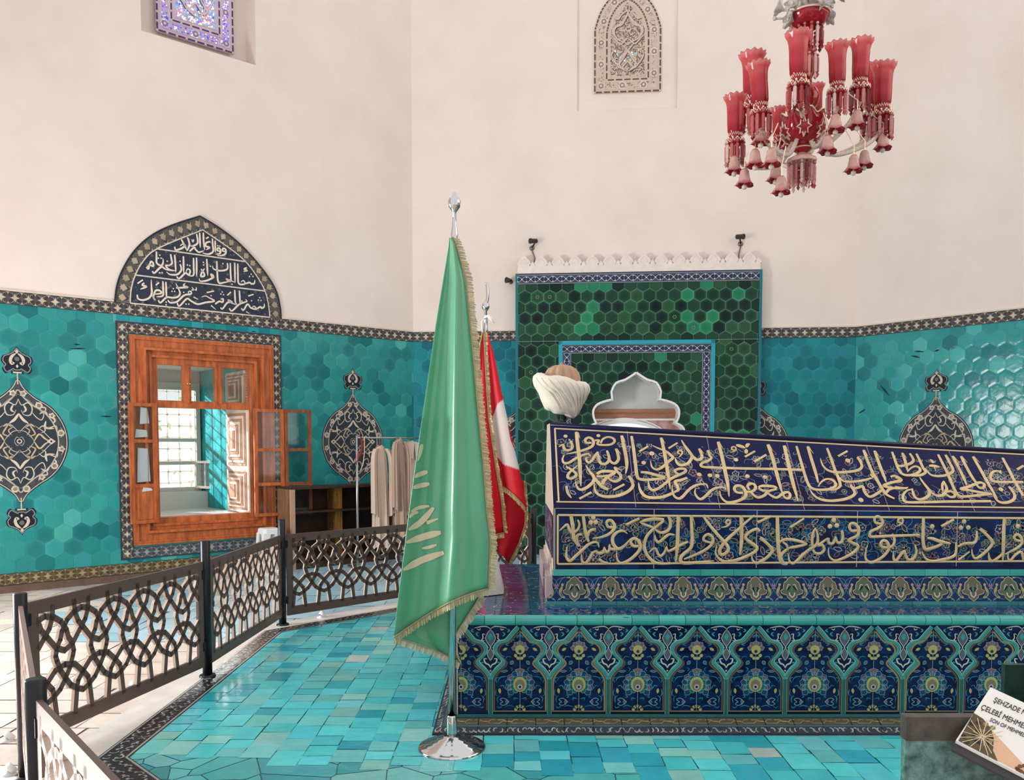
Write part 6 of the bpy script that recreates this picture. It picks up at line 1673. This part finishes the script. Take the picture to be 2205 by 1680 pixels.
for k in range(16):
    a = k*math.pi/8+.2
    for r0, r1, sp in ((.012, .03, .16), (.034, .055, .13)):
        rc = (r0+r1)/2; px_, py_ = cx+rc*math.cos(a), cy+rc*math.sin(a)
        if px_ < .006 or py_ < .006 or py_ > hq*.62: continue
        if px_ > .07: continue
        mb.disc(px_, py_, (r1-r0)*.34, .0014, ri.choice(((36, 32, 26), (52, 44, 32), (150, 130, 76))), 6)
    p1 = (cx+.06*math.cos(a), cy+.06*math.sin(a)); p1 = (max(.004, min(.085, p1[0])), max(.004, min(hq*.60, p1[1])))
    mb.ribbon([(cx, cy), p1], .0018, .0018, (222, 200, 160))
cx, cy = Q(2150, 1590)
for k in range(12): mb.disc(cx+.02*math.cos(k*.52), max(.008, cy+.02*math.sin(k*.52)), .006, .0012, (110, 76, 52), 6)
mb.build('printed_pattern', mat('print', None, rough=.4), pq)
mb = MB(); p = FQ.w(.2, .06, -.014); mb.tube([p, p-n*.08, Vector((p.x+.03, 2.24, zt_-.12))], .014, 8); mb.build('bracket', PBLK, pq)
def write(txt, P, cap, ax, bold=.006):
    """cap: letter height in metres, P: start of the baseline in the plaque plane."""
    c = bpy.data.curves.new('lettering', 'FONT'); c.body = txt; c.size = cap/.70; c.extrude = .0004/1; c.offset = 0
    o = bpy.data.objects.new('tmp', c); COL.objects.link(o); dg = bpy.context.evaluated_depsgraph_get(); me = bpy.data.meshes.new_from_object(o.evaluated_get(dg)); bpy.data.objects.remove(o)
    c_, s_ = ax
    for v in me.vertices:
        x, y = v.co.x*.61, v.co.y; w = FQ.w(P[0]+x*c_-y*s_, P[1]+x*s_+y*c_, .0012+v.co.z)-q[0]; v.co = w
    me.materials.clear(); me.materials.append(mat('black_print', (40, 34, 34), rough=.5)); o = bpy.data.objects.new('lettering', me); COL.objects.link(o); o.parent = pq; return o
def dirn(a, b): d = Vector(b)-Vector(a); l = d.length; return (d.x/l, d.y/l)
for txt, a, b, t in (('ŞEHZADE M', (1725, 668), (2068, 815), (1755, 612)), ('ÇELEBİ MEHMED', (1562, 762), (2110, 1010), (1590, 700)), ('SON OF MEHMED', (1680, 920), (2130, 1128), (1702, 876))):
    A, B, T = Q(*a), Q(*b), Q(*t); d = dirn(A, B); cap = abs(-(T[0]-A[0])*d[1]+(T[1]-A[1])*d[0]); write(txt, A, cap, d, .0022 if txt[0] != 'S' else .001)
# ---------------------------------------------------------------- red glass chandelier
CHY = 6.5; CHX = ony(1732, 250, CHY).x
def cz(v): return ony(1732, v, CHY).z
ch = tag(empty('chandelier', (CHX, CHY, cz(400))), 'red glass chandelier with fluted shades, hanging prisms and small bells', 'chandelier')
RG = mat('red_glass', None, rough=.12, spec=.7, transl=.55, noise=.16, nscale=7)
RD = mat('deep_red_glass', (182, 34, 50), rough=.08, spec=.7, transl=.2, noise=.2, nscale=12)
PK = mat('pink_crystal', None, rough=.06, spec=.8, transl=.4, noise=.2, nscale=40)
PKB = mat('pink_opal', None, rough=.15, spec=.6, transl=.35, noise=.3, nscale=14)
IV = mat('ivory_glass', (234, 214, 200), rough=.15, spec=.6, transl=.2)
GD = mat('gilt', (240, 214, 190), rough=.25, metal=.45)
CRY = mat('clear_crystal', (238, 234, 228), rough=.06, spec=.8, transl=.3, noise=.25, nscale=30, rgb2=(176, 166, 156))
def at(u, v, d): return ony(u, v, CHY+d)
def prisms(mb, c, r, n, top, ln, w, seed=0):
    rz = random.Random(seed)
    for i in range(n):
        a = 2*math.pi*(i+.5)/n; x, y = c[0]+r*math.cos(a), c[1]+r*math.sin(a); l = ln*rz.uniform(.85, 1.1)
        cl = rz.choice(((250, 222, 212), (226, 130, 128), (196, 70, 76), (214, 100, 102), (160, 40, 50), (236, 170, 164)))  # random pale and deep tints paint sparkle into the crystal
        mb.ball((x, y, top), w*.9, cl, n=6, m=4)
        mb.lathe([(0, 0), (w*.7, -.004), (w, -.012), (w*.9, -l*.7), (w*.5, -l*.76), (w*1.15, -l*.84), (0, -l)], (x, y, top-w), 5, cl, smooth=False)
def bell(p, s):
    b = empty('bell', p, world=False)
    return b
# shades: rim centre (u, v), foot v, depth offset
SH = [(1719, 72, 170, -.50), (1803, 96, 186, -.26), (1855, 88, 178, .02), (1903, 140, 234, .18), (1620, 117, 218, .22), (1632, 138, 230, -.34), (1583, 208, 294, -.05), (1676, 234, 298, .46), (1757, 184, 250, .48), (1878, 142, 236, .44)]
hub = Vector((CHX, CHY, cz(282)))
C0_, C1_, C2_, C3_ = (200, 46, 60), (226, 80, 92), (238, 118, 122), (246, 166, 164)
for k, (u, vr, vb, d) in enumerate(SH):
    b = at(u-(3 if k in (2, 3) else -6 if k == 5 else 0), vb, d); t = at(u, vr, d); ax = (t-b); H = ax.length; ax.normalize()
    s = H/.38
    sh = MB()
    def scal(i, a, r, z, s=s):
        if i >= 7: return r*(1+.045*math.sin(a*12)), z+.008*s*math.sin(a*12)
        return r, z
    sh.lathe([(.045*s, 0, C0_), (.060*s, .012*s, C0_), (.072*s, .05*s, C0_), (.076*s, .13*s, C1_), (.076*s, .22*s, C1_), (.080*s, .29*s, C2_), (.090*s, .335*s, C2_), (.108*s, .365*s, C3_), (.112*s, .38*s, C3_), (.102*s, .362*s, C3_), (.084*s, .33*s, C2_), (.072*s, .25*s, C1_), (.070*s, .12*s, C1_), (.05*s, .03*s, C0_)], b, 48, axis=ax, rmod=scal)
    so = sh.build('glass_shade', RG, ch)
    cu = MB(); c = b-Vector((0, 0, .0))
    def zig(i, a, r, z): return (r, z+.010*math.sin(a*9)*(1 if i in (0, 4) else 0))
    cu.lathe([(.062*s, .018*s), (.060*s, -.006*s), (.040*s, -.035*s), (.05*s, -.045*s), (.085*s, -.050*s), (.092*s, -.062*s), (.060*s, -.085*s), (.030*s, -.10*s), (.022*s, -.16*s), (.012*s, -.2*s), (0, -.21*s)], c, 27, rmod=zig); co = cu.build('candle_cup', RD, ch)
    tr = MB()
    for rr, zz in ((.062, .014), (.090, -.052)):
        q = [(c.x+rr*s*math.cos(i*math.pi/20), c.y+rr*s*math.sin(i*math.pi/20), c.z+zz*s+.012*s*(1 if i % 2 else -1)) for i in range(41)]; tr.tube(q, .006*s, 5, caps=False)
    for i in range(12): tr.ball((c.x+.082*s*math.cos(i*.5236), c.y+.082*s*math.sin(i*.5236), c.z-.03*s), .010*s, n=6, m=4)
    tr.build('gilt_rim', GD, co)
    pr = MB(); prisms(pr, c, .084*s, 10, c.z-.066*s, .195*s, .0175*s, k); pr.build('prism_fringe', PK, co)
    e = Vector((c.x, c.y, c.z-.12*s)); m1 = hub+(e-hub)*.35+Vector((0, 0, -.20)); m2 = hub+(e-hub)*.80+Vector((0, 0, -.16))
    if k == 0: m1 = hub+(e-hub)*.35+Vector((0, 0, .03)); m2 = hub+(e-hub)*.75+Vector((0, 0, .02))
    ar = MB(); path = [Vector(p) for p in smooth([tuple(hub+(e-hub)*.08+Vector((0, 0, .02))), tuple(m1), tuple(m2), tuple(e+Vector((0, 0, -.05)))], 8)]
    ar.tube(path, .017, 8)
    for i in range(2, len(path)-1): ar.tube([path[i]+Vector((.015, -.015, .012)), path[i]+Vector((-.015, -.017, -.012))], .005, 5)
    ar.build('arm', IV, ch)
BE = [(1581, 352, -.1), (1603, 380, -.2), (1626, 338, -.28), (1638, 290, -.3), (1661, 336, -.4), (1670, 370, -.1), (1682, 396, -.35), (1782, 308, -.3), (1799, 262, -.3), (1846, 254, -.1), (1838, 350, -.1), (1861, 340, .1), (1901, 302, .15), (1700, 300, .3)]
for k, (u, v, d) in enumerate(BE):
    p = at(u, v, d); b = MB(); s = 1.05; B1_, B2_, B3_ = (226, 136, 130), (244, 196, 184), (196, 50, 62)
    def flare(i, a, r, z): return (r*(1+.16*math.sin(a*5)), z-.012*abs(math.sin(a*2.5))) if i >= 5 else (r, z)
    b.lathe([(0, .055*s, B1_), (.018*s, .052*s, B1_), (.030*s, .036*s, B2_), (.036*s, .0, B2_), (.042*s, -.028*s, B2_), (.056*s, -.048*s, B1_), (.064*s, -.056*s, B3_), (.042*s, -.048*s, B3_), (.022*s, -.01*s, B3_), (0, .03*s, B3_)], p, 25, rmod=flare); o = b.build('bell_drop', PKB, ch)
    b = MB(); b.ball((p.x, p.y, p.z-.078), .020, n=10, m=8); b.tube([p+Vector((0, 0, -.06)), p+Vector((0, 0, .03))], .003, 5); b.build('clapper_bead', IV, o)
    b = MB(); b.tube([p+Vector((0, 0, .05)), p+Vector((0, 0, .13)), p+(hub-p)*.18+Vector((0, 0, .20))], .004, 5); b.build('wire', GD, o)
# centre stem from the top down
z = cz
mb = MB(); rm = MB()
mb.lathe([(.0, z(60)), (.06, z(62)), (.12, z(52)), (.145, z(40)), (.152, z(33)), (.145, z(34)), (.10, z(50)), (0, z(54))], (CHX+.02, CHY, 0), 40); mb.build('upper_bowl', RD, ch)
rm.tube([(CHX+.02+.152*math.cos(a*.1571), CHY+.152*math.sin(a*.1571), z(33)) for a in range(41)], .008, 6, caps=False)
mb = MB(); prisms(mb, (CHX+.02, CHY), .10, 13, z(62), .16, .014, 40); prisms(mb, (CHX+.02, CHY), .07, 9, z(122), .16, .013, 41); mb.build('prism_fringe', PK, ch)
mb = MB(); mb.lathe([(.03, z(60)), (.034, z(98)), (.06, z(104)), (.075, z(110)), (.06, z(118)), (.05, z(126)), (.054, z(160)), (.04, z(172)), (.05, z(185)), (.085, z(196)), (.10, z(212)), (.085, z(228)), (.05, z(240)), (.04, z(252)), (.06, z(258))], (CHX+.01, CHY, 0), 28); mb.build('stem', RD, ch)
mb = MB(); rz = random.Random(3)
def bowl(i, a, r, zz): return (r*(1+(.05*math.cos(a*8) if i < 3 else 0)), zz+(.02*math.cos(a*8) if i < 2 else 0))
mb.lathe([(.15, z(252)), (.165, z(258)), (.172, z(268)), (.165, z(282)), (.14, z(296)), (.09, z(308)), (.05, z(312)), (.07, z(316)), (.075, z(322)), (.05, z(327)), (.03, z(330))], (CHX-.01, CHY, 0), 48, rmod=bowl); cb = mb.build('centre_bowl', RD, ch)
rm.tube([(CHX-.01+.156*(1+.05*math.cos(a*.1257*8/1))*math.cos(a*.1257), CHY+.156*(1+.05*math.cos(a*.1257*8))*math.sin(a*.1257), z(251)+.02*math.cos(a*.1257*8)) for a in range(51)], .007, 6, caps=False)
BP = [(.165, z(258)), (.172, z(268)), (.165, z(282)), (.14, z(296)), (.09, z(308)), (.05, z(312))]
for k in range(6):     # gilt leaves on the bowl
    a0 = k*1.047+.26
    lf = [(0, -.5), (.10, -.30), (.30, -.36), (.22, -.12), (.44, .0), (.22, .10), (.20, .34), (.06, .22), (0, .56)]; lf = lf+[(-x, y) for x, y in lf[-2:0:-1]]+[lf[0]]
    pts = []
    for x, y in lf:
        zz = z(287)+y*.12; a = a0+x*.75; r = 0.006+([b_[0]+(c_[0]-b_[0])*(b_[1]-zz)/(b_[1]-c_[1]) for b_, c_ in zip(BP, BP[1:]) if b_[1] >= zz >= c_[1]] or [.17])[0]; pts.append((CHX-.01+r*math.cos(a), CHY+r*math.sin(a), zz))
    rm.tube(pts, .006, 5)
rm.tube([(CHX-.01+.075*math.cos(a*.157), CHY+.075*math.sin(a*.157), z(321)) for a in range(41)], .005, 5, caps=False); rm.build('gilt_trim', GD, ch)
mb = MB(); mb.lathe([(.02, z(326)), (.035, z(332)), (.05, z(336)), (.10, z(342)), (.112, z(350)), (.105, z(352)), (.05, z(342)), (0, z(340))], (CHX-.015, CHY, 0), 32, rmod=lambda i, a, r, zz: (r*(1+(.05*math.cos(a*10) if 3 <= i <= 6 else 0)), zz)); mb.build('bottom_canopy', mat('canopy_glass', (240, 200, 188), rough=.15, spec=.6, transl=.3), ch)
mb = MB(); prisms(mb, (CHX-.015, CHY), .096, 15, z(354), .17, .013, 9); prisms(mb, (CHX-.015, CHY), .05, 8, z(356), .15, .012, 10); mb.build('bottom_tassel', PK, ch)
rz.seed(11)
for k in range(12):
    a = k*.5236+.2; r = .13+.05*(k % 2); p = Vector((CHX+.02+r*1.15*math.cos(a), CHY+r*math.sin(a), z(40)+.06*(k % 3)+(.02 if math.cos(a) > 0 else -.02))); mb = MB(); axd = Vector((math.cos(a)*.9, math.sin(a)*.9, rz.uniform(.1, .7)))
    mb.lathe([(.004, -.05), (.012, -.02), (.03, .0), (.055, .022), (.062, .030), (.04, .012), (.012, .0), (.0, .004)], p, 20, axis=axd, rmod=lambda i, b, r_, z_: (r_*(1+(.22*math.cos(b*5) if i >= 3 else 0)), z_)); mb.ball(tuple(p+axd.normalized()*.02), .014, n=8, m=6); mb.build('glass_flower', CRY, ch)
p0 = Vector((CHX+.02, CHY, z(40))); 
mb = MB(); mb.tube([p0+Vector((-.1, 0, .02)), at(1695, 40, 0), at(1668, 40, 0)], [.008, .007, .009], 6); mb.ball(tuple(at(1668, 40, 0)), .016, n=8, m=6); mb.build('flower_spray', CRY, ch)
mb = MB(); mb.lathe([(.05, z(34)), (.07, z(24)), (.09, z(14)), (.085, z(2)), (.05, z(-10)), (.03, z(-20))], (CHX+.03, CHY, 0), 18, smooth=False); mb.build('upper_cup', CRY, ch)
for e_ in (-1, 1): mb = MB(); mb.tube([at(1710, 30, -.05), at(1716, 10, -.05), at(1722, -14, 0)] if e_ < 0 else [at(1770, 30, .05), at(1762, 8, .05), at(1752, -14, 0)], .012, 6); mb.build('top_arm', IV, ch)
mb = MB(); zz = z(-16)
while zz < WTOP:
    c = Vector((CHX+.03, CHY, zz)); k = int(zz/.09) % 2; mb.tube([c+Vector((.018*math.cos(t*.7)*(1-k), .018*math.cos(t*.7)*k, .055*math.sin(t*.7))) for t in range(10)], .006, 5, caps=False); zz += .09
mb.build('chain', GD, ch)
for o in list(bpy.data.objects):
    if o.get('_w') is not None: del o['_w']
